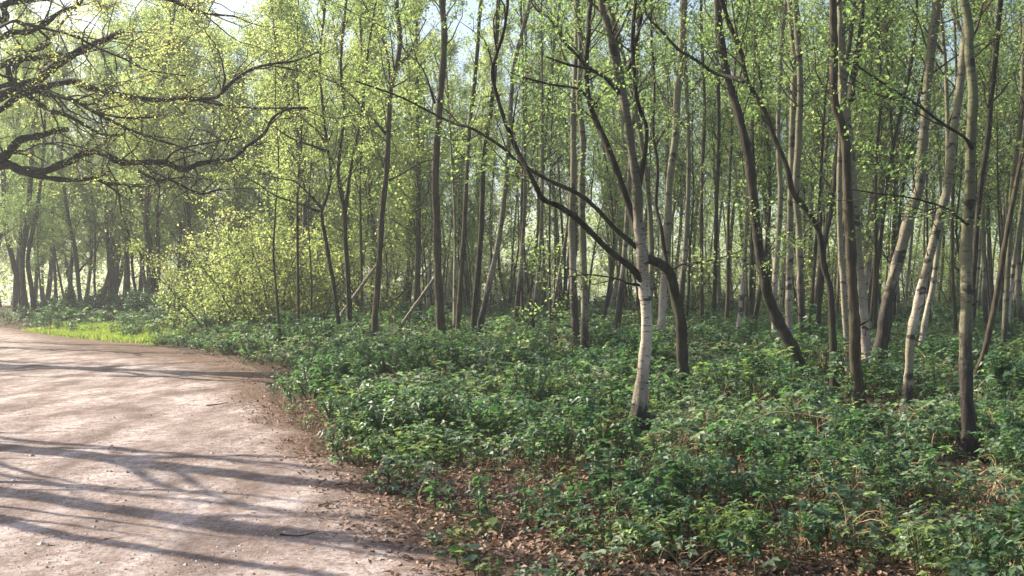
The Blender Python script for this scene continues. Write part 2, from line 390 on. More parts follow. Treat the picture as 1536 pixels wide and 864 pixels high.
FEET = []
def hero(name, label, cat, D, pts, w, H, bark, seed, leaf='leaf_green', limbs=(), nb=22, zlo=3.0, L=1.6, ntw=6, perleaf=7, lsize=.05, group=None, up=.3, spread=.07):
    perleaf = perleaf * 2.9; lsize = lsize * 1.08; nb = int(nb * 1.3); spread = spread * .6
    rng = np.random.RandomState(seed)
    w = (w[0] * .80, w[1] * .76)
    P, R = stem_px(pts, D, w[0], w[1], H, rng)
    base = P[0].copy(); base[2] = float(ground(base[0], base[1]))
    root = thing(name, tuple(base), label, cat, group)
    if D < 19: FEET.append((base[0], base[1]))
    mb = MB(); k = 14 if D < 18 else (10 if D < 35 else 7)
    nz = 1 + .06 * np.sin(np.arange(len(R)) * 1.7 + seed) + .04 * rng.normal(size=len(R))
    TP, TR, mod = P, R * nz, None
    if D < 25:
        arc = np.concatenate([[0], np.cumsum(np.linalg.norm(np.diff(P, axis=0), axis=1))]); st = .05 if D < 19 else .1
        aa = np.arange(0, arc[-1], st); TP = np.stack([np.interp(aa, arc, P[:, c]) for c in range(3)], 1); TR = np.interp(aa, arc, R * nz)
        k = 20 if D < 19 else 12; th = np.arange(k) * 2 * math.pi / k; rough = 1.6 if 'dark' in bark or 'rough' in bark else 1.
        kn = fbm(aa * 2.2 + seed * 3, aa * 0 + seed)[:, None]; an = fbm(np.cos(th)[None] * 2.2 + aa[:, None] * 3 + seed, np.sin(th)[None] * 2.2 + aa[:, None] * .8)
        fis = vnoise(np.cos(th)[None] * 5 + 40 + seed, np.sin(th)[None] * 5 + aa[:, None] * 2.5)
        hh = TP[:, 2] - base[2]; low = np.exp(-np.maximum(hh, 0) / .5)[:, None]
        foot = np.exp(-np.maximum(hh, 0) / .16)[:, None] * (.35 + .45 * np.maximum(0, np.cos(4 * th + seed))[None])
        mod = 1 + .14 * (kn - .5) + .16 * rough * (an - .5) + (.05 + .14 * low) * rough * (fis - .5) + foot
    else:
        TR = TR * (1 + .45 * np.exp(-np.maximum(TP[:, 2] - base[2], 0) / .14))
    mb.tube(TP - base, TR, k, .025, rng, mod=mod)
    link('trunk', mb.mesh('trunk', M[bark]), root)
    if D < 32:
        for _ in range(rng.randint(2, 5)):
            i = int(len(P) * rng.uniform(.12, .5)); tg = P[i + 1] - P[i]; tg /= np.linalg.norm(tg)
            l = R[i] * 1.6 + rng.uniform(.03, .22); B, rr = wander(rng, P[i] - base, side_dir(rng, tg, rng.uniform(.7, 1.3)), l, 4, R[i] * rng.uniform(.14, .28), .006, .2, .15)
            b = MB(); b.tube(B, rr, 5, .1, rng); link('stub', b.mesh('stub', M['bark_dark']), root)
    tw = MB(); lp = []
    for lb in limbs:
        q = np.array([at(a, b, D) for a, b in lb['p']]); n = len(q)
        q[:, 1] += np.concatenate([[0], np.cumsum(rng.normal(size=n - 1))]) * .10 * min(1, D / 15) + np.linspace(0, 1, n) * lb.get('dy', 0.)
        r = .8 * np.linspace(lb['w'][0], lb['w'][1], n) / F * D / 2; r[0] *= 1.35
        if lb.get('ext'):
            Q2, r2 = wander(rng, q[-1], q[-1] - q[-2], lb['ext'], 6, r[-1], .004, .3, .25)
            q = np.vstack([q, Q2[1:]]); r = np.concatenate([r, r2[1:]])
        q, r = smooth_path(q, r, 4)
        b = MB(); b.tube(q - base, r * (1 + .06 * rng.normal(size=len(r))), 9 if D < 25 else 6, .05, rng)
        bo = link('branch', b.mesh('branch', M[lb.get('bark', bark)]), root); mtw, mlp = tw, lp; tw = MB(); lp = []
        length = np.linalg.norm(np.diff(q, axis=0), axis=1).sum()
        for _ in range(lb.get('n', int(length * 2.2))):
            t = rng.uniform(.25, 1); p0, tg, i = along(q, t)
            l = lb.get('L', .9) * rng.uniform(.4, 1.2)
            B, rr = wander(rng, p0, side_dir(rng, tg, rng.uniform(.5, 1.0)), l, 6, min(r[i] * .6, .004 + .008 * l), .003, .2, .35)
            tw.tube(B - base, rr, 4)
            twigs(rng, None, lp, B, rr, 1, .4, perleaf, .3, spread)
            twigs(rng, tw_wrap(tw, base), lp, B, rr, lb.get('tw', 4), .45, perleaf * lb.get('lf', 1.), .25, spread)
        if tw.n: link('twigs', tw.mesh('twigs', M['twig']), bo)['kind'] = 'stuff'
        if lp:
            A = np.vstack(lp) - base; link('leaves', leaf_mesh('leaves', A, lsize * rng.uniform(.6, 1.25, len(A)), rng, M[leaf]), bo)['kind'] = 'stuff'
        tw, lp = mtw, mlp
    zl = base[2] + zlo
    if nb: dress(rng, tw_wrap(tw, base), lp, P, R, zl, P[-1, 2], nb, L, ntw, perleaf, .5, up, (.45, 1.0), spread)
    zt = EYE + HZ / F * D + .4
    if nb and P[-1, 2] > zt + 1.5 and D < 30:
        dress(rng, tw_wrap(tw, base), lp, P, R, zt, P[-1, 2], 7, 2.3, 6, perleaf, .6, .3, (.5, 1.1), .09)
    if tw.n: link('twigs', tw.mesh('twigs', M['twig']), root)['kind'] = 'stuff'
    if lp:
        A = np.vstack(lp) - base
        link('crown', leaf_mesh('crown', A, lsize * rng.uniform(.6, 1.25, len(A)), rng, M[leaf]), root)
    return root
class tw_wrap:
    def __init__(s, mb, base): s.mb = mb; s.base = base
    def tube(s, P, R, k=4): s.mb.tube(np.asarray(P) - s.base, R, k)

def lim(p, w, **k): return dict(p=p, w=w, **k)

# ------------------------------------------------------------------ the traced trees, near to far
hero('birch_tree', 'pale-footed birch in the middle, forking low into several dark curving stems', 'tree', 12.3,
     [(958, 655), (962, 591), (968, 533), (970, 484), (966, 426), (961, 377), (957, 329), (955, 280), (947, 226), (938, 167), (929, 120), (918, 69), (908, 30), (901, 0)],
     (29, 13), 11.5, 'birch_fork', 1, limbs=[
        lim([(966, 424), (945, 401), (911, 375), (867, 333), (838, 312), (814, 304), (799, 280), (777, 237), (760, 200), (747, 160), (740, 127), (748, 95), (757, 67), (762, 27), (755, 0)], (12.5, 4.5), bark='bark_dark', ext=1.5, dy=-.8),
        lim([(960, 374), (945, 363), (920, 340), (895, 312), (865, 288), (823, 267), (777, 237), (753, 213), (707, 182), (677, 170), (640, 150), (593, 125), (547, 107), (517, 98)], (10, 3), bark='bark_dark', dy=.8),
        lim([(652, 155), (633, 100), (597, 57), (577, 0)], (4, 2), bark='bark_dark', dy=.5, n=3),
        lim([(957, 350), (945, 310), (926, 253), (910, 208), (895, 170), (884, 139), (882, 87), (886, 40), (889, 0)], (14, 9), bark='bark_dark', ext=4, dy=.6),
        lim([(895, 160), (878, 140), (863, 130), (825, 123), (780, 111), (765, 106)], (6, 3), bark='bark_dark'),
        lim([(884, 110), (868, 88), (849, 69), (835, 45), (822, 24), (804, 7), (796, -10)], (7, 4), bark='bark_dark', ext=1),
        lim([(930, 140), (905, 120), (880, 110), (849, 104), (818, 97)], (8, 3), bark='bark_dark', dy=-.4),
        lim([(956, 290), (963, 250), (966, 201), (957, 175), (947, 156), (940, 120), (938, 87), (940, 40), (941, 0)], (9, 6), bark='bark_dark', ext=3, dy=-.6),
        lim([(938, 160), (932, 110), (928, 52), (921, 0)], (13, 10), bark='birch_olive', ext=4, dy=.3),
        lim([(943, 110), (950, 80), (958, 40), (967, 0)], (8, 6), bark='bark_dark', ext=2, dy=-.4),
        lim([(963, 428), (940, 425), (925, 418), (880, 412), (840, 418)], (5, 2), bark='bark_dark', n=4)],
     nb=16, zlo=4.4, L=1.6, perleaf=6, lsize=.045)
hero('arched_trunk', 'dark trunk bowed over like a crook, behind the forked middle birch', 'tree', 15.5,
     [(1024, 560), (1023, 520), (1019, 480), (1013, 450), (1006, 420), (998, 404), (988, 396), (976, 391), (964, 388), (956, 385)],
     (24, 17), 1, 'bark_dark', 2, limbs=[
        lim([(1000, 402), (999, 377), (993, 340), (987, 305), (990, 250), (984, 190), (988, 120), (983, 40), (986, -20)], (8, 5), ext=3, dy=.4),
        lim([(1008, 404), (1022, 397), (1060, 392), (1100, 380), (1120, 368)], (4, 1.5), n=4)], nb=0, lsize=.045)
hero('birch_tree', 'straight pale birch standing just behind the arched dark trunk', 'tree', 21,
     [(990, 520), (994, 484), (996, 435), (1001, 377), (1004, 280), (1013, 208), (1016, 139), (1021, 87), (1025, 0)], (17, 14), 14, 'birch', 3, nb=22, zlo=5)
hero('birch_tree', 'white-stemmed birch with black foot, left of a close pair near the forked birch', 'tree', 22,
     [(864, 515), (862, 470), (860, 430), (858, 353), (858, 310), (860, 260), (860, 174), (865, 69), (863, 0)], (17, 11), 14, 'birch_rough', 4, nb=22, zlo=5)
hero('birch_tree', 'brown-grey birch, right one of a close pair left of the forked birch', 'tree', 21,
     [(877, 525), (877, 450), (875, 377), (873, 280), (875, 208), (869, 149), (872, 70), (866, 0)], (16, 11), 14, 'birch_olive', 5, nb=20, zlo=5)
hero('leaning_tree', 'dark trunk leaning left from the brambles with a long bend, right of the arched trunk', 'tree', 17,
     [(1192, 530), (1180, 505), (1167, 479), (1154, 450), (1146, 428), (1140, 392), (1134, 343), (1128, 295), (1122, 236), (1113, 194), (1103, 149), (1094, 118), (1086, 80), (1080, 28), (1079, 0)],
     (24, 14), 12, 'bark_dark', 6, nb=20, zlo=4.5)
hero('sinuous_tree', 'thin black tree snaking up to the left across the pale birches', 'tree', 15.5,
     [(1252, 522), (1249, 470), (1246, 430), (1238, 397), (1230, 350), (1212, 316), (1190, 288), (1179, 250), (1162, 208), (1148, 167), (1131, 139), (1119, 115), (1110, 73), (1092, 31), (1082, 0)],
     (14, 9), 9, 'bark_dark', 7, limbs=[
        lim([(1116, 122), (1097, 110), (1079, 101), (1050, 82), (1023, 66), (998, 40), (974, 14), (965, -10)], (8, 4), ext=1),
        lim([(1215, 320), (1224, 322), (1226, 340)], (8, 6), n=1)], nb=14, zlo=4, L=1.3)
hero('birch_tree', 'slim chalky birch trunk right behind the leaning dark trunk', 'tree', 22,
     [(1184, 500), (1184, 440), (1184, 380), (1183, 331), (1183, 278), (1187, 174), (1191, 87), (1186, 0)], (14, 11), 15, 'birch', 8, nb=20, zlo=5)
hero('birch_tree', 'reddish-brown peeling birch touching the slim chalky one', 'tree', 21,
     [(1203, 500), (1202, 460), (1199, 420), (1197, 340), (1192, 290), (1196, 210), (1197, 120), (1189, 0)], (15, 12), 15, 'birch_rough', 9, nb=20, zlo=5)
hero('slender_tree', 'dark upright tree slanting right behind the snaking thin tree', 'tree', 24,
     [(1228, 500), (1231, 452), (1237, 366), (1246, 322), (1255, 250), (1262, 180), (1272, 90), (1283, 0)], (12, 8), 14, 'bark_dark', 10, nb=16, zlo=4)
hero('dark_tree', 'smooth dark trunk with a kink crossing in front of the big birch', 'tree', 14.2,
     [(1292, 608), (1288, 570), (1284, 535), (1280, 490), (1278, 458), (1275, 420), (1273, 382), (1269, 305), (1268, 260), (1264, 215), (1254, 180), (1246, 158), (1245, 130), (1247, 87), (1244, 40), (1242, 0)],
     (24, 15), 12, 'bark_brown', 11, nb=16, zlo=4.5)
hero('birch_tree', 'thin pale birch stem showing along the left side of the kinked dark trunk', 'tree', 17,
     [(1274, 588), (1272, 550), (1268, 484), (1263, 423), (1260, 382), (1256, 310), (1257, 240), (1259, 150), (1255, 60), (1258, 0)], (14, 9), 13, 'birch', 12, nb=12, zlo=5)
hero('birch_tree', 'thick tall birch with black scars, right behind the kinked dark trunk', 'tree', 17.5,
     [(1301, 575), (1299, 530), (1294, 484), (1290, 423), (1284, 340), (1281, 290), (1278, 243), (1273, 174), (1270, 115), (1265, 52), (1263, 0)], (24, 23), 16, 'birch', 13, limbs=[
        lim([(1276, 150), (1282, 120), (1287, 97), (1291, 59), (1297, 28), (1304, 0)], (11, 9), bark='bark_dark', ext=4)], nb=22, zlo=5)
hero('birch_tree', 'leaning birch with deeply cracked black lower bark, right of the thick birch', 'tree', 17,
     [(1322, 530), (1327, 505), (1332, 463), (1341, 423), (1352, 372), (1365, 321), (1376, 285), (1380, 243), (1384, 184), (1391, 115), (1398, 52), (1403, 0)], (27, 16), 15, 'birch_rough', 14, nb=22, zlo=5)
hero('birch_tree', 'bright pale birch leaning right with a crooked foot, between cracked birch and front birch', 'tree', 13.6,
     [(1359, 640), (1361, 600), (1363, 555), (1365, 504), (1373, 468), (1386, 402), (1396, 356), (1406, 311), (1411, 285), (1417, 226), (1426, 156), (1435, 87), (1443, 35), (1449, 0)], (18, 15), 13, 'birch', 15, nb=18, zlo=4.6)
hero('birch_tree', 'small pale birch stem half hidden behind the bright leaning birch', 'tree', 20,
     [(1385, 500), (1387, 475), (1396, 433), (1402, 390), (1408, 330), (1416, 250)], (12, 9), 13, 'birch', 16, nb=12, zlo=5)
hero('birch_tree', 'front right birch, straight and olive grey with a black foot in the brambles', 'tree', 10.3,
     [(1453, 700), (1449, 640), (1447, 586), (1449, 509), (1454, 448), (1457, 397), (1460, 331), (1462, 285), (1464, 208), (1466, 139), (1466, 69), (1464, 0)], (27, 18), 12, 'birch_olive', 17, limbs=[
        lim([(1458, 222), (1440, 208), (1414, 188), (1376, 163), (1341, 135), (1303, 111), (1264, 90)], (7, 3), bark='bark_dark', n=7, dy=-.3),
        lim([(1453, 338), (1435, 325), (1416, 313), (1365, 298), (1314, 290), (1274, 284)], (5, 2), bark='bark_dark', n=6, dy=.3)], nb=14, zlo=4.2, lsize=.045)
hero('slender_tree', 'thin grey tree leaning right past the front right birch', 'tree', 16,
     [(1460, 590), (1467, 565), (1482, 524), (1498, 448), (1510, 382), (1520, 331), (1532, 280), (1546, 200)], (12, 9), 11, 'bark_brown', 18, nb=12, zlo=3.5)
hero('slender_tree', 'dark narrow stem rising close right of the front birch', 'tree', 19,
     [(1455, 500), (1461, 400), (1469, 288), (1480, 208), (1485, 139), (1492, 69), (1500, 0)], (11, 9), 13, 'bark_dark', 19, nb=16, zlo=4)
hero('birch_tree', 'grey birch cut by the right edge of the picture', 'tree', 20,
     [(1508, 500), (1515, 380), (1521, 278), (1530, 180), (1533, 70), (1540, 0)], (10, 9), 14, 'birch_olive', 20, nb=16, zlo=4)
# middle distance, left of the forked birch
hero('hornbeam_tree', 'clean grey-green tree standing alone at the wood edge, with branches reaching left', 'tree', 27,
     [(561, 508), (563, 470), (565, 443), (570, 377), (573, 320), (580, 260), (583, 200), (587, 133), (597, 90), (600, 50), (595, 0)], (13, 9), 15, 'bark_brown', 21, leaf='leaf_yellow', limbs=[
        lim([(582, 205), (565, 185), (543, 160), (510, 128), (467, 110), (440, 92)], (5, 2)),
        lim([(584, 270), (598, 262), (630, 243), (650, 236)], (4, 2)),
        lim([(580, 262), (570, 235), (560, 207), (552, 170)], (3, 1.5)),
        lim([(587, 128), (583, 95), (577, 67), (560, 35), (553, 20), (543, 0)], (6, 3), ext=1),
        lim([(594, 100), (610, 88), (625, 60), (640, 30)], (4, 2))], nb=26, zlo=5, L=2.2, perleaf=8, lsize=.06)
hero('slender_tree', 'straight red-brown trunk with smooth foot, left of the three slim stems', 'tree', 28,
     [(661, 490), (660, 460), (657, 410), (655, 327), (653, 265), (658, 183), (663, 117), (667, 57), (663, 0)], (18, 12), 16, 'bark_brown', 22, leaf='leaf_yellow', nb=28, zlo=6, L=2.2, perleaf=8, lsize=.06)
hero('slender_tree', 'slim grey stem next right of the red-brown trunk', 'tree', 29,
     [(687, 485), (690, 440), (693, 393), (697, 327), (700, 260), (705, 183), (711, 130), (717, 67), (722, 0)], (10, 7), 15, 'bark_brown', 23, leaf='leaf_yellow', nb=20, zlo=5, perleaf=8, lsize=.06)
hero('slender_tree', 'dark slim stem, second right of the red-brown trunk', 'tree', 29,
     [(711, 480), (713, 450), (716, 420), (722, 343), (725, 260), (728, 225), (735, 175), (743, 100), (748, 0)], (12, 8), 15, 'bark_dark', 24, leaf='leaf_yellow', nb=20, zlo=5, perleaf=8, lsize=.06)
hero('birch_tree', 'sunlit pale birch leaning right beside the dark slim stem', 'tree', 28,
     [(722, 482), (726, 460), (733, 427), (747, 367), (755, 310), (761, 250), (766, 160), (772, 95), (783, 50), (795, 0)], (12, 8), 15, 'birch_rough', 25, leaf='leaf_yellow', nb=20, zlo=5, perleaf=8, lsize=.06)
hero('forked_tree', 'dark tree forking into two upright stems, left of the lone grey-green tree', 'tree', 30,
     [(525, 490), (524, 450), (522, 410), (518, 360), (517, 318), (511, 290), (507, 260), (512, 215), (517, 165), (512, 90), (520, 0)], (11, 6), 13, 'bark_dark', 26, leaf='leaf_yellow', limbs=[
        lim([(517, 322), (521, 290), (525, 260), (533, 217), (543, 167), (548, 100), (560, 20)], (7, 4), ext=2)], nb=24, zlo=4, L=2, perleaf=8, lsize=.06)
hero('crooked_tree', 'thin crooked tree bending left at head height with spreading left boughs', 'tree', 29,
     [(508, 490), (504, 455), (500, 427), (494, 395), (489, 366), (483, 335), (482, 315), (489, 296), (495, 262), (489, 217), (483, 167), (478, 90), (486, 0)], (9, 5), 12, 'bark_dark', 27, leaf='leaf_yellow', limbs=[
        lim([(482, 312), (465, 292), (443, 273), (420, 268), (398, 262), (370, 250)], (4, 1.5)),
        lim([(488, 226), (470, 220), (443, 210), (423, 199), (410, 188)], (5, 2)),
        lim([(480, 318), (450, 306), (410, 292), (380, 272), (345, 255)], (4, 1.5))], nb=20, zlo=4, L=2, perleaf=8, lsize=.06)
for i, (D, pts, w, bk, lb) in enumerate([
    (31, [(448, 480), (447, 400), (447, 293), (452, 200), (447, 120)], (6, 4), 'bark_brown', 'thin straight pole left of the crooked tree'),
    (30, [(418, 480), (414, 430), (410, 380), (414, 310), (418, 240)], (6, 3), 'bark_brown', 'thin wavy sapling stem, left of the straight pole'),
    (34, [(543, 480), (542, 403), (540, 260), (545, 160), (540, 40)], (6, 4), 'bark_brown', 'thin pole seen between the forked tree and the lone tree'),
    (35, [(467, 480), (467, 413), (463, 320), (468, 230)], (4, 3), 'bark_brown', 'very thin pole between the wavy sapling and the crooked tree'),
    (33, [(783, 480), (783, 440), (782, 350), (784, 260), (790, 120), (786, 0)], (6, 5), 'bark_dark', 'dark thin pole right of the sunlit leaning birch'),
    (34, [(790, 480), (797, 430), (807, 343), (815, 250), (826, 120), (840, 0)], (6, 5), 'bark_brown', 'thin pole slanting right, left of the black-footed birch pair'),
    (30, [(828, 480), (834, 440), (846, 370), (852, 335), (858, 240), (870, 130)], (6, 5), 'birch_rough', 'lit thin stem slanting behind the black-footed birch'),
    (27, [(1052, 500), (1053, 440), (1053, 280), (1058, 160), (1052, 0)], (9, 6), 'bark_brown', 'brown pole, first right of the arched trunk'),
    (27, [(1070, 495), (1071, 440), (1074, 300), (1078, 180), (1074, 0)], (9, 6), 'bark_dark', 'dark pole, second right of the arched trunk'),
    (29, [(1089, 490), (1091, 430), (1092, 320), (1098, 200), (1104, 60)], (8, 5), 'bark_brown', 'reddish pole, third right of the arched trunk'),
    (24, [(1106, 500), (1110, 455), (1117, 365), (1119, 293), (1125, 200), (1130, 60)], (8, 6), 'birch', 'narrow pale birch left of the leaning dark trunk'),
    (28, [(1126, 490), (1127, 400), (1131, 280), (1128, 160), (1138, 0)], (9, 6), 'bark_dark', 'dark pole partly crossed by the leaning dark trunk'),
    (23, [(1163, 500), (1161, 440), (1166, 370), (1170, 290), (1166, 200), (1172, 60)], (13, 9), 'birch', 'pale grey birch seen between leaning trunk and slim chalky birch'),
    (24, [(1312, 500), (1316, 420), (1324, 330), (1335, 240), (1352, 160), (1370, 90)], (8, 6), 'bark_dark', 'dark stem slanting up right between thick birch and cracked birch'),
    (26, [(1338, 490), (1343, 380), (1352, 280), (1368, 180), (1385, 100)], (7, 5), 'bark_dark', 'thin dark stem slanting behind the cracked birch'),
    (25, [(1305, 490), (1312, 380), (1311, 250), (1318, 140), (1312, 0)], (7, 5), 'bark_dark', 'dark thin pole just right of the thick birch'),
    (28, [(1432, 480), (1428, 400), (1430, 300), (1436, 180), (1430, 0)], (7, 5), 'bark_brown', 'brown pole between the bright leaning birch and the front birch')]):
    hero('pole_tree', lb, 'tree', D, pts, w, 14 if D < 32 else 12, bk, 40 + i, leaf='leaf_yellow' if pts[0][0] < 800 else 'leaf_green', nb=16, zlo=4, L=1.6, perleaf=8, lsize=.055)
# hazy trees across the path, far left
for i, (D, pts, w, bk, lb, lm) in enumerate([
    (58, [(34, 475), (28, 430), (20, 395), (10, 350), (6, 300), (2, 230)], (12, 9), 'bark_dark', 'ivy-clad dark trunk leaning left at the far left edge', []),
    (57, [(40, 478), (36, 440), (34, 390), (40, 340), (46, 280), (50, 200)], (13, 9), 'bark_brown', 'broad greenish trunk in the middle of the far left clump', []),
    (57, [(52, 472), (47, 430), (43, 392), (50, 345), (58, 300), (66, 230)], (11, 6), 'bark_dark', 'dark trunk on the right of the far left clump', []),
    (62, [(84, 470), (82, 430), (78, 380), (75, 280), (78, 180)], (7, 5), 'bark_brown', 'thin hazy trunk right of the far left clump', []),
    (60, [(121, 462), (118, 430), (113, 375), (104, 335), (101, 320), (92, 250)], (10, 6), 'bark_brown', 'hazy bent trunk with a stub, under the oak bough', [lim([(118, 408), (126, 398), (136, 390)], (4, 2), n=1)]),
    (60, [(166, 460), (165, 430), (161, 350), (158, 310), (162, 230), (160, 120)], (8, 6), 'bark_brown', 'hazy slim trunk left of the stout straight one', []),
    (58, [(191, 470), (191, 430), (190, 350), (188, 290), (187, 200), (192, 80)], (12, 8), 'bark_brown', 'stout straight hazy trunk under the oak bough', []),
    (54, [(231, 475), (229, 420), (222, 350), (213, 300), (209, 250), (200, 150)], (15, 10), 'bark_dark', 'thick leaning ivy-covered trunk at the far bend of the path', []),
    (56, [(238, 470), (238, 400), (236, 330), (235, 270), (240, 180)], (8, 6), 'bark_brown', 'grey trunk close behind the thick ivy-covered one', []),
    (62, [(146, 465), (143, 420), (145, 350), (140, 300)], (5, 4), 'bark_brown', 'thin hazy stem between the bent and the slim trunk', [])]):
    hero('hazy_tree', lb, 'tree', D, pts, w, 17, bk, 70 + i, leaf='leaf_green', limbs=lm, nb=26, zlo=3, L=3.2, ntw=9, perleaf=9, lsize=.11, spread=.2, group=None)

# ------------------------------------------------------------------ oak reaching in from the left
def oak():
    rng = np.random.RandomState(9)
    base = np.array([-17.2, 28.0, 0.0]); base[2] = ground(base[0], base[1])
    root = thing('oak_tree', tuple(base), 'big spreading oak whose dark gnarled boughs reach in from the left edge', 'tree')
    T = np.array([(0, 0, -.2), (0, 0, .3), (.1, .05, 1.5), (.15, 0, 3.0), (-.1, .1, 4.6), (.1, .1, 6.5), (0, 0, 8.5), (-.2, .2, 11), (-.1, .2, 14)], float)
    R = np.array([.75, .58, .48, .46, .44, .36, .28, .18, .05])
    P, R = smooth_path(T, R, 4); mb = MB(); mb.tube(P, R, 14, .08, rng); link('trunk', mb.mesh('trunk', M['bark_oak']), root)
    def dressing(bo, tw, lp):
        if tw.n: link('twigs', tw.mesh('twigs', M['twig']), bo)['kind'] = 'stuff'
        if lp:
            A = np.vstack(lp); link('leaves', leaf_mesh('leaves', A, .055 * rng.uniform(.4, 1.4, len(A)), rng, M['leaf_oak']), bo)['kind'] = 'stuff'
    def limb(pts, D0, D1, w0, w1, join=None, nt=None, sub=1.9, lf=8, L=1.9):
        n = len(pts); q = np.array([at(a * .5, b * .5, D0 + (D1 - D0) * k / (n - 1)) for k, (a, b) in enumerate(pts)]) - base
        r = np.linspace(w0 * .46, w1 * .5, n) / F * D0 / 2
        q[:, 1] += rng.normal(size=n) * .12
        if join is not None:
            j = np.array([0., 0., join]); m = (j + q[0]) / 2 + np.array([0, 0, .25])
            q = np.vstack([j, m, q]); r = np.concatenate([[r[0] * 1.5, r[0] * 1.25], r])
        q, r = smooth_path(q, r, 5)
        b = MB(); b.tube(q, r * (1 + .10 * rng.normal(size=len(r))), 9, .08, rng); bo = link('bough', b.mesh('bough', M['bark_oak']), root); tw = MB(); lp = []
        ln = np.linalg.norm(np.diff(q, axis=0), axis=1).sum()
        for _ in range(int(ln * sub) if nt is None else nt):
            t = rng.uniform(.2, 1.0); p0, tg, i = along(q, t); l = L * rng.uniform(.4, 1.4)
            B, rr = wander(rng, p0, side_dir(rng, tg, rng.uniform(.5, 1.1)), l, 7, min(r[i] * .6, .006 + .009 * l), .004, .05, .55)
            tw.tube(B, rr, 4)
            twigs(rng, tw, lp, B, rr, 5, .7, lf * 2.2, .6, .10, 3, .004)
        dressing(bo, tw, lp)
    limb([(0, 495), (60, 510), (120, 515), (200, 490), (240, 465), (280, 450), (320, 465), (360, 485), (430, 490), (500, 490), (545, 507), (600, 492), (650, 480), (700, 475), (740, 440), (790, 400), (820, 355), (870, 335), (920, 320)], 26.2, 23.6, 30, 5, 3.6, lf=3.2)
    limb([(60, 515), (150, 535), (220, 540), (290, 530), (330, 515)], 26.0, 25.8, 22, 9, None, 6, lf=3.2)
    limb([(280, 533), (320, 550), (370, 550), (392, 578)], 25.5, 25.6, 14, 5, None, 4, lf=3.2)
    limb([(318, 550), (345, 575), (400, 605)], 25.5, 25.6, 9, 4, None, 3, lf=3.2)
    limb([(410, 508), (430, 520), (470, 540), (510, 540), (560, 565), (600, 580), (640, 575), (665, 568)], 24.8, 24.1, 11, 6, None, 7, lf=3.2)
    limb([(0, 480), (30, 450), (70, 420), (120, 405), (170, 390), (195, 385)], 26.2, 26.1, 32, 15, 3.9, 8)
    limb([(0, 290), (60, 265), (110, 240), (160, 205), (230, 165), (280, 125), (340, 105), (372, 98)], 27.2, 26.6, 34, 16, 5.2)
    limb([(0, 70), (80, 75), (150, 90), (220, 110), (270, 130), (320, 155), (380, 180), (440, 210), (560, 230)], 22.2, 21.6, 11, 4, 6.6)
    limb([(0, 258), (100, 270), (150, 285), (220, 300), (290, 340), (380, 385), (470, 420), (540, 440), (600, 460)], 25.2, 23.6, 16, 4, 5.0)
    limb([(0, 320), (70, 280), (200, 240), (260, 260), (340, 280), (440, 295), (540, 295), (600, 300), (650, 290), (700, 250), (760, 215), (820, 190), (880, 180), (960, 160)], 26.2, 24.6, 24, 5, 4.8)
    limb([(600, 302), (680, 318), (760, 322), (840, 328), (920, 320)], 25.0, 24.6, 9, 4, None)
    limb([(0, 105), (80, 95), (140, 70), (180, 40), (230, 10), (260, -30)], 25.2, 25.1, 18, 9, 6.2)
    limb([(-20, 80), (0, 50), (20, 20), (60, 5), (130, -10), (200, -20)], 26.2, 26.1, 26, 14, 6.6)
    limb([(40, 215), (70, 185), (120, 170), (185, 160)], 27.2, 27.4, 20, 15, None, 3)
    limb([(310, 345), (380, 355), (470, 350)], 24.2, 24.4, 8, 6, None, 4)
    limb([(500, 482), (540, 455), (620, 430), (720, 410)], 24.5, 24.3, 9, 3, None)
    limb([(0, 195), (40, 240), (90, 290), (150, 330), (210, 350), (300, 400), (370, 405)], 25.7, 25.6, 20, 8, 5.5)
    limb([(180, -60), (350, -30), (510, 0), (570, 20), (630, 40), (700, 45)], 24.2, 23.6, 14, 6, 8.5)
    limb([(100, 80), (150, 130), (90, 160), (50, 120)], 25.2, 25.6, 10, 6, None, 4)
    # boughs on the far side and overhead, out of the picture
    for a, h, l in ((2.6, 4.0, 6.5), (3.6, 4.6, 6), (4.4, 3.8, 6.5), (5.1, 5.2, 7), (1.6, 5.4, 6), (.7, 7.4, 6), (5.7, 8.4, 6), (3.0, 8.0, 5), (4.9, 9.5, 4.5), (2.0, 10, 4), (0.2, 10.4, 4.5)):
        q, r = wander(rng, (0, 0, h), (math.cos(a), math.sin(a), .25), l, 12, .16, .02, .12, .42)
        q, r = smooth_path(q, r, 3); b = MB(); b.tube(q, r, 8, .08, rng); bo = link('bough', b.mesh('bough', M['bark_oak']), root); tw = MB(); lp = []
        for _ in range(int(l * 2.2)):
            t = rng.uniform(.2, 1.0); p0, tg, i = along(q, t); l2 = rng.uniform(.5, 2.0)
            B, rr = wander(rng, p0, side_dir(rng, tg, rng.uniform(.5, 1.1)), l2, 7, min(r[i] * .6, .008 + .014 * l2), .005, .05, .5)
            tw.tube(B, rr, 4); twigs(rng, tw, lp, B, rr, 5, .6, 2.5, .2, .10, 3, .004)
        dressing(bo, tw, lp)
oak()

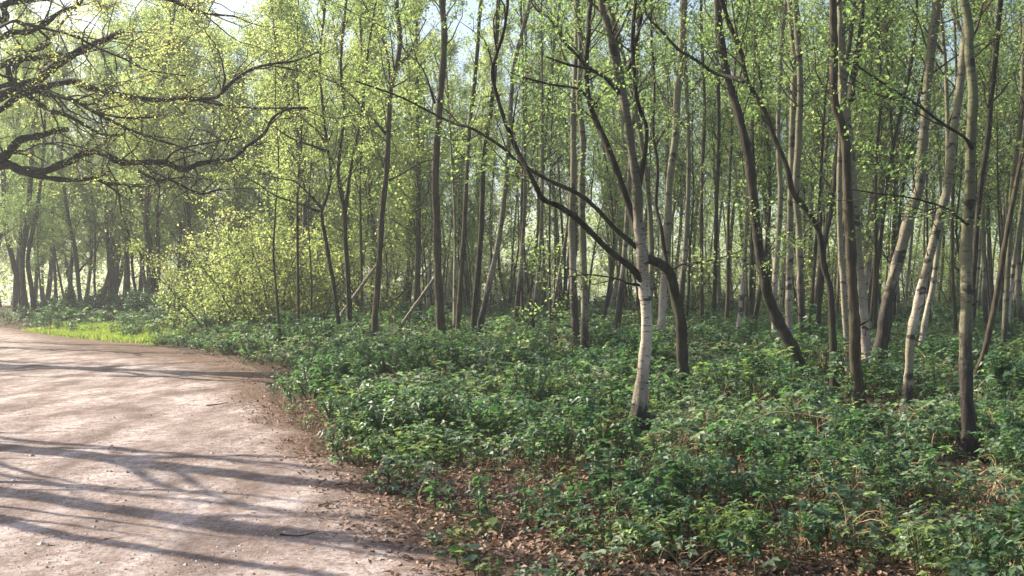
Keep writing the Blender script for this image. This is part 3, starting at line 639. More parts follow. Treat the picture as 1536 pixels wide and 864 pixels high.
# ------------------------------------------------------------------ trees left of the picture that throw the path's shadows
def bare_tree(x, y, H, r0, seed, label, nb=14, L=2.6, lean=(0, 0), pl=5):
    rng = np.random.RandomState(seed); z = float(ground(x, y))
    root = thing('beech_tree', (x, y, z), label, 'tree', 'trees left of the path outside the view')
    n = 9; P = np.array([(lean[0] * t + .12 * rng.normal(), lean[1] * t + .12 * rng.normal(), -.1 + H * t) for t in np.linspace(0, 1, n)])
    R = r0 * (1 - np.linspace(0, 1, n) * .88); R[0] *= 1.3
    P, R = smooth_path(P, R, 4); mb = MB(); mb.tube(P, R, 10, .05, rng); link('trunk', mb.mesh('trunk', M['bark_brown']), root)
    tw = MB(); lp = []
    dress(rng, tw, lp, P, R, 2.4, H, nb, L, 7 if pl > 10 else 2, pl, .6, .35, thick=.026)
    link('branches', tw.mesh('branches', M['bark_brown']), root)['kind'] = 'stuff'
    A = np.vstack(lp); link('crown', leaf_mesh('crown', A, .06 * rng.uniform(.6, 1.2, len(A)), rng, M['leaf_yellow']), root)
LB = 'beech standing left of the path just outside the picture'
bare_tree(-11.8, 14.2, 15, .30, 301, LB, 24, 3.6, pl=4)
bare_tree(-9.7, 11.4, 13, .20, 302, LB, 16, 3.0)
bare_tree(-8.2, 9.8, 11, .10, 303, LB, 12, 2.4)
bare_tree(-14.8, 16.5, 14, .12, 304, LB, 16, 3.2)
bare_tree(-22.5, 38.0, 16, .24, 305, LB, 44, 4.2, pl=16)
bare_tree(-26.0, 34.0, 15, .18, 306, LB, 40, 4.0, pl=16)
bare_tree(-23.5, 42.5, 16, .2, 309, LB, 44, 3.6, pl=16)
bare_tree(-12.6, 13.4, 12, .10, 307, LB, 12, 3.0)

# ------------------------------------------------------------------ woodland behind: copied trees and bushes
def proto_pole(seed, H, r0, bark, leaf, lowleaf, nb, L, lsize, perleaf):
    rng = np.random.RandomState(seed); root = link('woodland_tree', None)
    n = 8; lean = rng.normal(size=2) * .06 * H
    bend = rng.normal(size=2) * .03 * H
    ts = np.linspace(0, 1, n)
    P = np.array([(lean[0] * t + bend[0] * math.sin(t * 5) + .03 * rng.normal(), lean[1] * t + bend[1] * math.sin(t * 4 + 1), -.15 + H * t) for t in ts])
    P[:, :2] -= P[0, :2]
    R = r0 * (1 - ts * .9); R[0] *= 1.3
    P, R = smooth_path(P, R, 3); mb = MB(); mb.tube(P, R, 7, .06, rng); link('trunk', mb.mesh('trunk', M[bark]), root)
    tw = MB(); lp = []
    dress(rng, tw, lp, P, R, H * lowleaf, H, int(nb * 1.4), L, 10, perleaf * 2.1, .6, .35, (.45, 1.05), .17, .006)
    link('branches', tw.mesh('branches', M['twig']), root)['kind'] = 'stuff'
    A = np.vstack(lp); link('crown', leaf_mesh('crown', A, lsize * rng.uniform(.4, 1.45, len(A)), rng, M[leaf]), root)
    return root
def proto_bush(seed, H, stems, leaf, lsize, perleaf, spread=.5):
    rng = np.random.RandomState(seed); root = link('hazel_bush', None); tw = MB(); lp = []; st = []
    for s in range(stems):
        a = rng.uniform(0, 6.28); d = np.array([math.cos(a) * spread, math.sin(a) * spread, 1.])
        h = H * rng.uniform(.6, 1.1)
        P, R = wander(rng, (math.cos(a) * .12, math.sin(a) * .12, -.05), d, h, 9, .012 + .006 * h, .005, .1, .22)
        mb = MB(); mb.tube(P, R, 5); link('stem', mb.mesh('stem', M['bark_brown']), root)
        dress(rng, tw, lp, P, R, .25, P[-1, 2], int(5 + 2.2 * h), .35 * H * .5 + .3, 6, perleaf, .6, .2, (.6, 1.3), .13, .004)
    link('branches', tw.mesh('branches', M['twig']), root)['kind'] = 'stuff'
    A = np.vstack(lp); link('crown', leaf_mesh('crown', A, lsize * rng.uniform(.4, 1.45, len(A)), rng, M[leaf]), root)
    return root
poles_g = [proto_pole(500 + i, H, r, b, 'leaf_green', lo, nb, L, .115, pl * .55) for i, (H, r, b, lo, nb, L, pl) in enumerate([
    (17, .10, 'birch_olive', .25, 40, 2.4, 7), (16, .08, 'bark_brown', .2, 36, 2.0, 7), (19, .13, 'birch', .3, 46, 2.6, 7), (15, .07, 'bark_dark', .18, 34, 1.8, 7), (18, .11, 'birch_rough', .3, 44, 2.6, 7), (13, .06, 'bark_brown', .15, 32, 1.7, 6)])]
poles_y = [proto_pole(520 + i, H, r, b, 'leaf_yellow', lo, nb, L, .12, pl * 1.3) for i, (H, r, b, lo, nb, L, pl) in enumerate([
    (18, .14, 'bark_brown', .15, 54, 3.2, 8), (16, .10, 'bark_dark', .14, 48, 2.8, 8), (20, .17, 'bark_brown', .2, 60, 3.6, 8), (14, .09, 'bark_brown', .12, 44, 2.4, 8), (17, .12, 'birch_olive', .2, 50, 2.8, 8)])]
bush_y = [proto_bush(540 + i, H, n, 'leaf_bush', .095, 8) for i, (H, n) in enumerate([(4.5, 6), (3.4, 7), (6.0, 6)])]
bush_g = [proto_bush(550 + i, H, n, 'leaf_yellow', .095, 7) for i, (H, n) in enumerate([(4.2, 5), (5.5, 6)])]
bush_h = [proto_bush(556 + i, 1.9, 7, 'leaf_dark', .12, 8, .8) for i in range(2)]
poles_h = [proto_pole(580 + i, H, rr_, b, 'leaf_green', .15, 50, 3.0, .13, 6.) for i, (H, rr_, b) in enumerate([(18, .16, 'bark_brown'), (16, .12, 'bark_dark'), (20, .2, 'bark_dark')])]
poles_t = [proto_pole(560 + i, H, rr_, b, lf, .35, 22, 1.3, .09, 2.4) for i, (H, rr_, b, lf) in enumerate([
    (13, .045, 'birch_olive', 'leaf_green'), (15, .06, 'birch', 'leaf_green'), (12, .04, 'bark_dark', 'leaf_green'), (14, .055, 'bark_dark', 'leaf_green'), (16, .07, 'birch_rough', 'leaf_green'), (11, .035, 'bark_brown', 'leaf_yellow')])]
REF = [(-60, 'left picture edge'), (40, 'far left clump'), (120, 'hazy bent trunk'), (191, 'stout hazy trunk'), (231, 'ivy-covered trunk'), (312, 'corner hazel bush'), (418, 'wavy sapling'),
       (505, 'crooked tree'), (562, 'lone grey-green tree'), (661, 'red-brown trunk'), (722, 'sunlit leaning birch'), (790, 'dark thin pole'), (864, 'black-footed birch'), (958, 'forked middle birch'), (1022, 'arched trunk'),
       (1108, 'narrow pale birch'), (1190, 'leaning dark trunk'), (1250, 'snaking tree'), (1290, 'kinked dark trunk'), (1327, 'cracked birch'), (1362, 'bright leaning birch'), (1450, 'front right birch'), (1600, 'right picture edge')]
LOOK = {'birch': 'pale', 'birch_olive': 'grey-green', 'birch_rough': 'black-scarred', 'bark_brown': 'brown', 'bark_dark': 'dark'}
def gap_label(kind, x, y):
    px = 768 + F * x / y
    l = max([q for q in REF if q[0] <= px] or [REF[0]])[1]; g = min([q for q in REF if q[0] > px] or [REF[-1]])[1]
    return '%s %s between the %s and the %s' % (kind, 'midway back' if y < 38 else 'far back', l, g)
used = set()
def place(proto, x, y, rz, s, label, group, cat, name=None):
    if proto.name not in used: o = proto; used.add(proto.name)
    else: o = copy_tree(proto)
    o.location = (x, y, float(ground(x, y))); o.rotation_euler = (0, 0, rz); o.scale = (s, s, s)
    bk = [c.data.materials[0].name for c in o.children if c.name.startswith('trunk')]
    look = next((v for k, v in sorted(LOOK.items(), key=lambda t: -len(t[0])) if bk and M[k].name == bk[0]), '')
    tag(o, gap_label(label.replace('LOOK', look), x, y), cat, group)
    return o
rng = np.random.RandomState(77)
spots = []
def scatter(n, ylo, yhi, f, mind):
    k = 0; out = []
    while len(out) < n and k < 6000:
        k += 1
        y = ylo + (yhi - ylo) * math.sqrt(rng.rand()); x = rng.uniform(-.60, .60) * y
        if not f(x, y): continue
        if any((x - a) ** 2 + (y - b) ** 2 < mind * mind for a, b in spots): continue
        spots.append((x, y)); out.append((x, y))
    return out
inwood = lambda x, y: x > float(np.interp(y, _ed[:, 0], _ed[:, 1])) + 3
right = lambda x, y: x > 0.02 * y
for x, y in scatter(105, 24, 72, lambda x, y: inwood(x, y) and right(x, y), 1.25):
    o = place(poles_g[rng.randint(len(poles_g))], x, y, rng.uniform(0, 6.28), rng.uniform(.85, 1.15),
          'slender LOOK tree', 'crowded slender trees behind the right-hand birches', 'tree')
for x, y in scatter(110, 21, 58, lambda x, y: inwood(x, y) and x > -.1 * y, .75):
    o = place(poles_t[rng.randint(len(poles_t))], x, y, rng.uniform(0, 6.28), rng.uniform(.85, 1.2),
          'thin LOOK pole', 'thin pole stems packed in the wood', 'tree')
for x, y in scatter(62, 33, 80, lambda x, y: inwood(x, y) and not right(x, y), 2.0):
    o = place(poles_y[rng.randint(len(poles_y))], x, y, rng.uniform(0, 6.28), rng.uniform(.85, 1.15),
          'yellow-leaved LOOK tree', 'yellow-green trees in the left middle of the wood', 'tree')
for x, y in scatter(20, 62, 88, lambda x, y: x < -.22 * y and not inwood(x, y) or (y > 74 and x < -.2 * y), 2.2):
    o = place(poles_h[rng.randint(len(poles_h))], x, y, rng.uniform(0, 6.28), rng.uniform(.9, 1.2),
          'hazy LOOK tree', 'hazy trees beyond the bend of the path', 'tree')
for x, y in scatter(34, 30, 75, lambda x, y: inwood(x, y) and right(x, y), 1.6):
    place(bush_g[rng.randint(2)], x, y, rng.uniform(0, 6.28), rng.uniform(.8, 1.2), 'leafy green bush', 'green bushes under the right-hand birches', 'bush')
for x, y in scatter(40, 34, 78, lambda x, y: inwood(x, y) and not right(x, y) and x > -.335 * y, 1.7):
    place(bush_y[rng.randint(3)], x, y, rng.uniform(0, 6.28), rng.uniform(.8, 1.2), 'yellow-green hazel bush', 'hazel bushes in the left middle of the wood', 'bush')
for x, y in scatter(14, 62, 80, lambda x, y: x < -.3 * y and not inwood(x, y), 1.9):
    place(bush_h[rng.randint(2)], x, y, rng.uniform(0, 6.28), rng.uniform(.7, 1.1), 'hazy dark bush', 'hazy bushes beyond the bend', 'bush')
# the bushes one can single out at the bend
def bush(px, D, H, stems, leaf, lsize, per, label, seed, spread=.5):
    b = proto_bush(seed, H, stems, leaf, lsize, per, spread); x = (px - 768) / F * D
    b.location = (x, D, float(ground(x, D))); tag(b, label, 'bush'); return b
bush(318, 38, 4.2, 7, 'leaf_bush', .10, 5, 'bright yellow-green hazel bush at the corner of the path', 601, .55)
bush(372, 37, 4.2, 8, 'leaf_bush', .10, 4.5, 'loose yellow-green bush right of the corner hazel', 602, .5)
bush(292, 42, 3.2, 7, 'leaf_bush', .11, 4.5, 'low yellow-green bush at the end of the grass strip', 603, .6)
bush(340, 41, 6.2, 8, 'leaf_bush', .11, 5, 'tall yellow-green bush standing behind the corner hazel', 604, .42)
bush(425, 36, 4.6, 7, 'leaf_bush', .11, 4.5, 'yellow-green bush around the thin wavy sapling', 605, .5)
bush(335, 46, 6.0, 7, 'leaf_bush', .095, 17, 'tall pale bush behind the end of the grass strip', 606, .45)
bush(470, 38, 5.0, 6, 'leaf_bush', .11, 4.5, 'airy yellow-green bush just left of the crooked tree', 607, .45)
for k, (px, D, H, lb) in enumerate([(205, 52, 1.7, 'dark evergreen bush at the foot of the ivy-covered trunk'), (165, 54, 1.9, 'dark evergreen bush behind the middle of the grass strip'), (128, 55, 1.5, 'low dark bush at the left end of the grass strip'), (236, 50, 2.2, 'tall dark evergreen bush where the grass meets the hazel'), (85, 57, 1.2, 'small dark bush right of the far left clump of trunks')]):
    bush(px, D, H, 9, 'leaf_dark', .13, 12, lb, 610 + k, .9)

# ------------------------------------------------------------------ far wood as one mass
def far_wood():
    rng = np.random.RandomState(3); P = []
    n = 170000
    a = rng.uniform(-.75, .75, n); d = rng.uniform(82, 112, n)
    top = 6.0 + 9 * fbm(a * 22, d * .12)
    z = top * rng.rand(n) ** .9
    x = a * d
    keep = fbm(x * .5 + z * .3, z * .55 + d * .2, 3) + .16 * sstep(11, 3, z) > .43
    x, d, z = x[keep], d[keep], z[keep]
    P = np.stack([x, d, z + ground(x, d)], 1)
    o = link('distant_woodland', leaf_mesh('distant_woodland', P, .27 * rng.uniform(.5, 1.4, len(P)), rng, M['leaf_yellow'], .4))
    tag(o, 'pale green mass of distant trees closing the view', None, None, 'stuff')
far_wood()

# ------------------------------------------------------------------ undergrowth (too many leaves to count)
def leaflet(mb, p, ax, nr, L, wd, t):
    s = np.cross(ax, nr); s /= np.linalg.norm(s) + 1e-9; u = np.cross(s, ax)
    b = p; tip = p + ax * L - u * L * .10; mid = p + ax * L * .5 - u * L * .05
    l = p + ax * L * .40 + s * wd * L * .5 + u * L * .10; r = p + ax * L * .40 - s * wd * L * .5 + u * L * .10
    mb.add(np.array([b, l, tip, r, mid]), np.array([[0, 4, 2, 1], [0, 3, 2, 4]]), np.full(5, t))
def sprig(seed, n, reach, h, L, upright=False):
    r = np.random.RandomState(seed); st = MB(); lf = MB()
    for i in range(n):
        a = r.uniform(0, 6.28); rad = reach * r.uniform(.15, 1); z = h * r.uniform(.35, 1)
        if upright: rad *= .35
        p = np.array([math.cos(a) * rad, math.sin(a) * rad, z])
        st.tube(np.array([(0, 0, -.03), (p[0] * .4, p[1] * .4, z * .7), p]), [.003, .0025, .0015], 3)
        out = np.array([math.cos(a), math.sin(a), r.uniform(-.35, .25)]); out /= np.linalg.norm(out)
        nr = np.array([r.normal() * .28, r.normal() * .28, 1.]); nr /= np.linalg.norm(nr); t = r.rand()
        sd = np.cross(nr, out); l = L * r.uniform(.7, 1.25)
        leaflet(lf, p, out, nr, l, .72, t)
        for sg in (-1, 1):
            d = out * .35 + sd * sg * .9 - nr * .1; leaflet(lf, p, d / np.linalg.norm(d), nr + sd * sg * .25, l * .8, .7, np.clip(t + r.normal() * .08, 0, 1))
    return st, lf
def sprig_obj(seed, n, reach, h, L, leafmat, stemmat, upright=False):
    st, lf = sprig(seed, n, reach, h, L, upright)
    v = np.vstack(lf.v + st.v); off = lf.n
    q = np.vstack([np.vstack(lf.q), np.vstack(st.q) + off]); t = np.concatenate(lf.t + st.t)
    me = mesh_from('sprig', v, q, M[leafmat], False, t); me.materials.append(M[stemmat])
    mi = np.zeros(len(q), np.int32); mi[len(np.vstack(lf.q)):] = 1; me.polygons.foreach_set('material_index', mi)
    return bpy.data.objects.new('sprig', me)
def cane_obj(seed):
    r = np.random.RandomState(seed); st = MB()
    for k in range(3):
        a = r.uniform(0, 6.28); h = r.uniform(.15, .38); l = r.uniform(.3, .6); t = np.linspace(0, 1, 6)
        st.tube(np.stack([math.cos(a) * l * t, math.sin(a) * l * t + .04 * np.sin(t * 4 + k), h * np.sin(t * 2.6)], 1), np.linspace(.0035, .0018, 6), 4)
    return bpy.data.objects.new('cane', st.mesh('cane', M['straw']))
def instancer(name, P, rot, sc, idx, objs):
    col = bpy.data.collections.new(name + '_kinds')
    for i, o in enumerate(objs): o.name = '%s_kind_%02d' % (name, i); col.objects.link(o)
    me = bpy.data.meshes.new(name); me.vertices.add(len(P)); me.vertices.foreach_set('co', np.asarray(P, np.float32).ravel())
    for nm, ty, dat, key in (('rot', 'FLOAT_VECTOR', rot, 'vector'), ('scl', 'FLOAT', sc, 'value'), ('idx', 'INT', idx, 'value')):
        a = me.attributes.new(nm, ty, 'POINT'); a.data.foreach_set(key, np.asarray(dat, np.int32 if ty == 'INT' else np.float32).ravel())
    o = link(name, me)
    ng = bpy.data.node_groups.new(name, 'GeometryNodeTree')
    ng.interface.new_socket('Geometry', in_out='INPUT', socket_type='NodeSocketGeometry'); ng.interface.new_socket('Geometry', in_out='OUTPUT', socket_type='NodeSocketGeometry')
    gi = ng.nodes.new('NodeGroupInput'); go = ng.nodes.new('NodeGroupOutput'); ip = ng.nodes.new('GeometryNodeInstanceOnPoints')
    ci = ng.nodes.new('GeometryNodeCollectionInfo'); ci.inputs[0].default_value = col; ci.inputs['Separate Children'].default_value = True; ci.inputs['Reset Children'].default_value = True
    def na(nm, ty):
        n = ng.nodes.new('GeometryNodeInputNamedAttribute'); n.data_type = ty; n.inputs[0].default_value = nm; return n.outputs[0]
    e = ng.nodes.new('FunctionNodeEulerToRotation')
    L = ng.links.new
    L(gi.outputs[0], ip.inputs['Points']); L(ci.outputs[0], ip.inputs['Instance']); ip.inputs['Pick Instance'].default_value = True
    L(na('idx', 'INT'), ip.inputs['Instance Index']); L(na('rot', 'FLOAT_VECTOR'), e.inputs[0]); L(e.outputs[0], ip.inputs['Rotation']); L(na('scl', 'FLOAT'), ip.inputs['Scale'])
    L(ip.outputs[0], go.inputs[0])
    md = o.modifiers.new('scatter', 'NODES'); md.node_group = ng
    return o
def worley(x, y, s):
    gx = np.floor(x / s).astype(int); gy = np.floor(y / s).astype(int); best = np.full(x.shape, 9.); hid = np.zeros(x.shape)
    for i in (-1, 0, 1):
        for j in (-1, 0, 1):
            a, b = gx + i, gy + j
            cx = (a + .15 + .7 * _perm[a & 255, b & 255]) * s; cy = (b + .15 + .7 * _perm[(a + 91) & 255, (b + 37) & 255]) * s
            d = np.hypot(x - cx, y - cy) / s; k = d < best
            best = np.where(k, d, best); hid = np.where(k, _perm[(a + 13) & 255, (b + 201) & 255], hid)
    return best, hid
def mound(x, y):
    d = x - edge(y)
    m = .08 + (.45 - .15 * sstep(18, 26, y)) * sstep(.40, .72, fbm(x * .45 + 3, y * .45 + 7)) + .28 * sstep(.45, .65, vnoise(x * 1.5, y * 1.5)) + .10 * sstep(9, 26, y)
    m = m + .30 * sstep(.8, 3., x) * sstep(12.5, 15, y) * sstep(24, 18, y) * vnoise(x * .9 + 4, y * .9)
    return m * sstep(.2, 3.2, d) * (.22 + .78 * sstep(10.5, 21, y))
def undergrowth():
    rng = np.random.RandomState(21); pts = []; scs = []; hids = []
    for (y0, y1, dens, s) in ((4.6, 8.5, 105, .74), (8.5, 14, 120, 1.0), (14, 24, 70, 1.3), (24, 40, 34, 1.6), (40, 66, 9, 2.2)):
        wmax = .56 * y1 + 2; area = (y1 - y0) * (wmax + 30)
        n = int(area * dens); y = rng.uniform(y0, y1, n); x = rng.uniform(-30, wmax, n)
        d = x - edge(y)
        cov = sstep(.25 * sstep(9, 13, y), 1.2 - .3 * sstep(13, 9, y), d + 1.2 * (fbm(x * 1.1, y * 1.1) - .5))
        patch = fbm(x * .8 + 40, y * .8 + 11) + .10 * sstep(8.2, 6.6, y) * sstep(-.6, .1, x) * sstep(2.6, 1.6, x)
        near = sstep(11, 6.5, y)
        cs = .62 if y1 < 15 else (.95 if y1 < 30 else 1.7)
        f1, hid = worley(x + .25 * (fbm(x * 2, y * 2) - .5), y, cs)
        cov = cov * (1 - .85 * sstep(.42, .72, f1)) * (.45 + .55 * (hid > .18))
        cov = cov * (1 - (.5 + .42 * near) * sstep(.48 + .03 * (1 - near) - .06 * sstep(8.4, 6.8, y), .60 - .04 * near, patch))
        for fx, fy in FEET:
            ln = 2.8 if fy < 13 else 1.6
            cov = np.where((np.abs(x - fx * y / fy) < .3) & (y < fy + .3) & (y > fy - ln), cov * .14, cov)
        k = (rng.rand(n) < cov) & (np.abs(x) < .56 * y + 2.0)
        x, y, f1, hid = x[k], y[k], f1[k], hid[k]
        dome = np.sqrt(np.clip(1 - (f1 / .75) ** 2, .02, 1)) * (.35 + .9 * hid)
        z = ground(x, y) + (mound(x, y) + .24 * min(cs, .8) * (1 - .5 * sstep(16, 26, y)) * sstep(.3, 1.5, x - edge(y))) * dome * rng.rand(len(x)) ** .4 - .02
        hids.append(hid)
        pts.append(np.stack([x, y, z], 1)); scs.append(s * rng.uniform(.65, 1.25, len(x)))
    P = np.vstack(pts); sc = np.concatenate(scs); n = len(P)
    rot = np.stack([rng.normal(size=n) * .22, rng.normal(size=n) * .22, rng.uniform(0, 6.28, n)], 1)
    objs = [sprig_obj(800 + i, 7 + i % 3, .17, .15 + .02 * i, .058 + .006 * (i % 3), 'bramble', 'green_stem', i == 5) for i in range(6)] + \
           [sprig_obj(820 + i, 7, .14, .20 + .04 * i, .058, 'bramble_light', 'green_stem', i == 1) for i in range(2)] + \
           [sprig_obj(830, 12, .10, .40, .07, 'nettle', 'green_stem', True), sprig_obj(831, 10, .09, .32, .075, 'nettle', 'green_stem', True)] + \
           [sprig_obj(840, 14, .20, .07, .038, 'leaf_dark', 'green_stem'), sprig_obj(841, 5, .22, .26, .085, 'bramble', 'straw')] + \
           [cane_obj(850), cane_obj(851)]
    hid = np.concatenate(hids); h2 = (hid * 7.31) % 1; fresh = .5 * fbm(P[:, 0] * .9 + 70, P[:, 1] * .9) + .5 * h2 * .8 + .08; u = rng.rand(n); kind = .5 * fbm(P[:, 0] * .55 + 20, P[:, 1] * .55 + 90) + .5 * ((hid * 3.77) % 1)
    idx = np.where(rng.rand(n) < .06 + .55 * sstep(.5, .66, fresh), rng.randint(6, 8, n), rng.randint(0, 6, n))
    idx = np.where(u < .7 * sstep(.55, .68, kind), rng.randint(8, 10, n), idx)
    idx = np.where((u > .3) & (u < .3 + .55 * sstep(.46, .34, kind)), rng.randint(10, 12, n), idx)
    idx = np.where(u > .972, rng.randint(12, 14, n), idx)
    o = instancer('bramble_undergrowth', P, rot, sc, idx, objs)
    tag(o, 'dense green bramble and herb undergrowth covering the woodland floor', None, None, 'stuff')
    return n
NU = undergrowth()

def litter():
    rng = np.random.RandomState(31); pts = []
    for (y0, y1, dens) in ((4.6, 9, 1100), (9, 16, 480), (16, 34, 90)):
        xa, xb = -.52 * y1 - 1, .54 * y1 + 1; n = int((y1 - y0) * (xb - xa) * dens)
        y = rng.uniform(y0, y1, n); x = rng.uniform(xa, xb, n); d = x - edge(y)
        pr = sstep(-.75 - 2.2 * sstep(14, 22, y), .5, d + 1.4 * (fbm(x * 1.1 + 5, y * 1.1) - .5)) * (1 - .75 * sstep(2.0, 5.0, d) * (y > 9)) + .022 * sstep(.4, .65, fbm(x * .9 + 31, y * .9))
        k = (rng.rand(n) < pr) & (np.abs(x) < .56 * y + 1); x, y, d = x[k], y[k], d[k]
        z = np.where(d < .2, path_z(x, y) + .004, ground(x, y) + .018) + .012 * rng.rand(len(x)) + .035 * (d > .3) * rng.rand(len(x))
        pts.append(np.stack([x, y, z], 1))
    P = np.vstack(pts)
    o = link('leaf_litter', leaf_mesh('leaf_litter', P, .046 * rng.uniform(.4, 1.35, len(P)) * np.where(P[:, 0] < edge(P[:, 1]) - .5, .55, 1), rng, M['litter'], .72, .7))
    tag(o, 'dry brown fallen leaves along the path margin and between the brambles', None, None, 'stuff')
    # grit pressed into the path
    n = 16000; y = 4.8 + 15 * rng.rand(n) ** 1.7; x = edge(y) - rng.rand(n) * (.55 * y + edge(y) + .6); k = fbm(x * 1.3, y * 1.3 + 60) > .42; x, y = x[k], y[k]; n = len(x)
    sz = .0045 * np.exp(rng.normal(size=n) * .55); oc = np.array([(1, 0, 0), (0, 1, 0), (-1, 0, 0), (0, -1, 0), (0, 0, .7)])
    v = oc[None] * sz[:, None, None] * rng.uniform(.6, 1.4, (n, 5, 1)); z = path_z(x, y); v += np.stack([x, y, z], 1)[:, None]
    q = (np.array([[0, 1, 4], [1, 2, 4], [2, 3, 4], [3, 0, 4]])[None] + np.arange(n)[:, None, None] * 5).reshape(-1, 3)
    o = link('path_grit', mesh_from('path_grit', v.reshape(-1, 3), q, M['grit'], False, np.repeat(rng.rand(n), 5)))
    tag(o, 'fine grit and small stones lying on the path', None, None, 'stuff')
    # crumbs, chips and short bits of twig on the path
    mb = MB(); n = 420
    y = 4.8 + 24 * rng.rand(n) ** 1.5; x = edge(y) - np.abs(rng.normal(size=n)) * 3.5
    for a, b in zip(x, y):
        l = rng.uniform(.008, .035) * (1 if rng.rand() < .93 else 3); th = rng.uniform(0, 3.14); z = float(path_z(a, b)) + .003
        dd = np.array([math.cos(th), math.sin(th), rng.normal() * .05]) * l
        mb.tube(np.array([(a, b, z), (a + dd[0], b + dd[1], z + dd[2])]), [.003, .002], 4)
    o = link('path_debris', mb.mesh('path_debris', M['twig']))
    tag(o, 'small chips and twig bits scattered over the path', None, None, 'stuff')
litter()

def verge():
    # sunlit grass strip at the bend
    rng = np.random.RandomState(41)
    n = 60000; y = rng.uniform(38, 52, n); d = rng.uniform(-.2, 5.0, n); x = edge(y) + d
    k = (rng.rand(n) < sstep(-.3, .4, d) * sstep(38, 42, y) * sstep(53, 50, y)) & (fbm(x * .7, y * .7) > .28); x, y = x[k], y[k]
    z = ground(x, y); h = .16 * rng.uniform(.5, 1.5, len(x)) * (.6 + .8 * fbm(x * .6, y * .6)); w = .022
    a = rng.uniform(0, 6.28, len(x)); ca, sa = np.cos(a) * w, np.sin(a) * w; lx, ly = rng.normal(size=len(x)) * .06, rng.normal(size=len(x)) * .06
    v = np.stack([np.stack([x - ca, y - sa, z], 1), np.stack([x + ca, y + sa, z], 1), np.stack([x + ca * .3 + lx, y + sa * .3 + ly, z + h], 1), np.stack([x - ca * .3 + lx, y - sa * .3 + ly, z + h], 1)], 1).reshape(-1, 3)
    o = link('grass_strip', mesh_from('grass_strip', v, np.arange(len(v)).reshape(-1, 4), M['grass'], False, np.repeat(rng.rand(len(x)), 4)))
    tag(o, 'bright sunlit grass growing along the bend of the path', None, None, 'stuff')
    yy = np.linspace(38, 52, 60); uu = np.linspace(0, 1, 8); YY, UU = np.meshgrid(yy, uu, indexing='ij')
    XX = edge(YY) + .1 + UU * 4.2
    o = link('verge', grid_mesh('verge', XX, YY, ground(XX, YY) + .006, M['turf'])); o['kind'] = 'structure'; o['label'] = 'turf of the grassy verge at the bend'
verge()

# ------------------------------------------------------------------ single plants, canes and sticks in front
def on_ground(px, py):
    D = 8.
    for _ in range(20):
        x = (px - 768) / F * D; D = (EYE - float(ground(x, D))) * F / (py - HZ)
    return (px - 768) / F * D, D
LEAFMESH = {}
def leaf_piece(mat, variant):
    if (mat, variant) not in LEAFMESH:
        r = np.random.RandomState(900 + variant); mb = MB()
        # lobed leaf, 1 unit long along +x, normal +z
        xs_ = np.array([0, .18, .36, .52, .70, .86, 1.]); wv = np.array([.02, .30, .40, .36, .28, .14, .0]) * (.9 + .2 * r.rand(7)); drop = -.18 * xs_ ** 2
        v = []; 
        for a, b, c in zip(xs_, wv, drop): v += [(a, b, c + .07 * b), (a, 0, c - .02), (a - .02, -b, c + .07 * b)]
        q = []
        for i in range(6): q += [[3 * i, 3 * i + 1, 3 * i + 4, 3 * i + 3], [3 * i + 1, 3 * i + 2, 3 * i + 5, 3 * i + 4]]
        LEAFMESH[(mat, variant)] = mesh_from('leaf', np.array(v), np.array(q), M[mat], True, np.full(len(v), .25 + .22 * variant))
    return LEAFMESH[(mat, variant)]
def plant(px, py, H, nl, L, mat, label, seed, name='bramble_plant', stems=3):
    r = np.random.RandomState(seed); x, y = on_ground(px, py); z = float(ground(x, y))
    root = thing(name, (x, y, z), label, 'plant', 'single leafy plants in the foreground')
    ends = []
    for s in range(stems):
        a = r.uniform(0, 6.28); P, R = wander(r, (0, 0, -.02), (math.cos(a) * .5, math.sin(a) * .5, 1), H * r.uniform(.7, 1.1), 6, .004, .002, .0, .25)
        mb = MB(); mb.tube(P, R, 5); link('stem', mb.mesh('stem', M['green_stem']), root); ends.append(P)
    for i in range(nl):
        P = ends[i % stems]; p0, tg, _ = along(P, r.uniform(.4, 1.0)); a = r.uniform(0, 6.28)
        o = link('leaf', leaf_piece(mat, r.randint(4)), root, tuple(p0 + np.array([math.cos(a), math.sin(a), .2]) * r.uniform(.0, .035)))
        o.rotation_euler = (r.normal() * .3, r.uniform(-.25, .35), a); s = L * r.uniform(.7, 1.25); o.scale = (s, s, s)
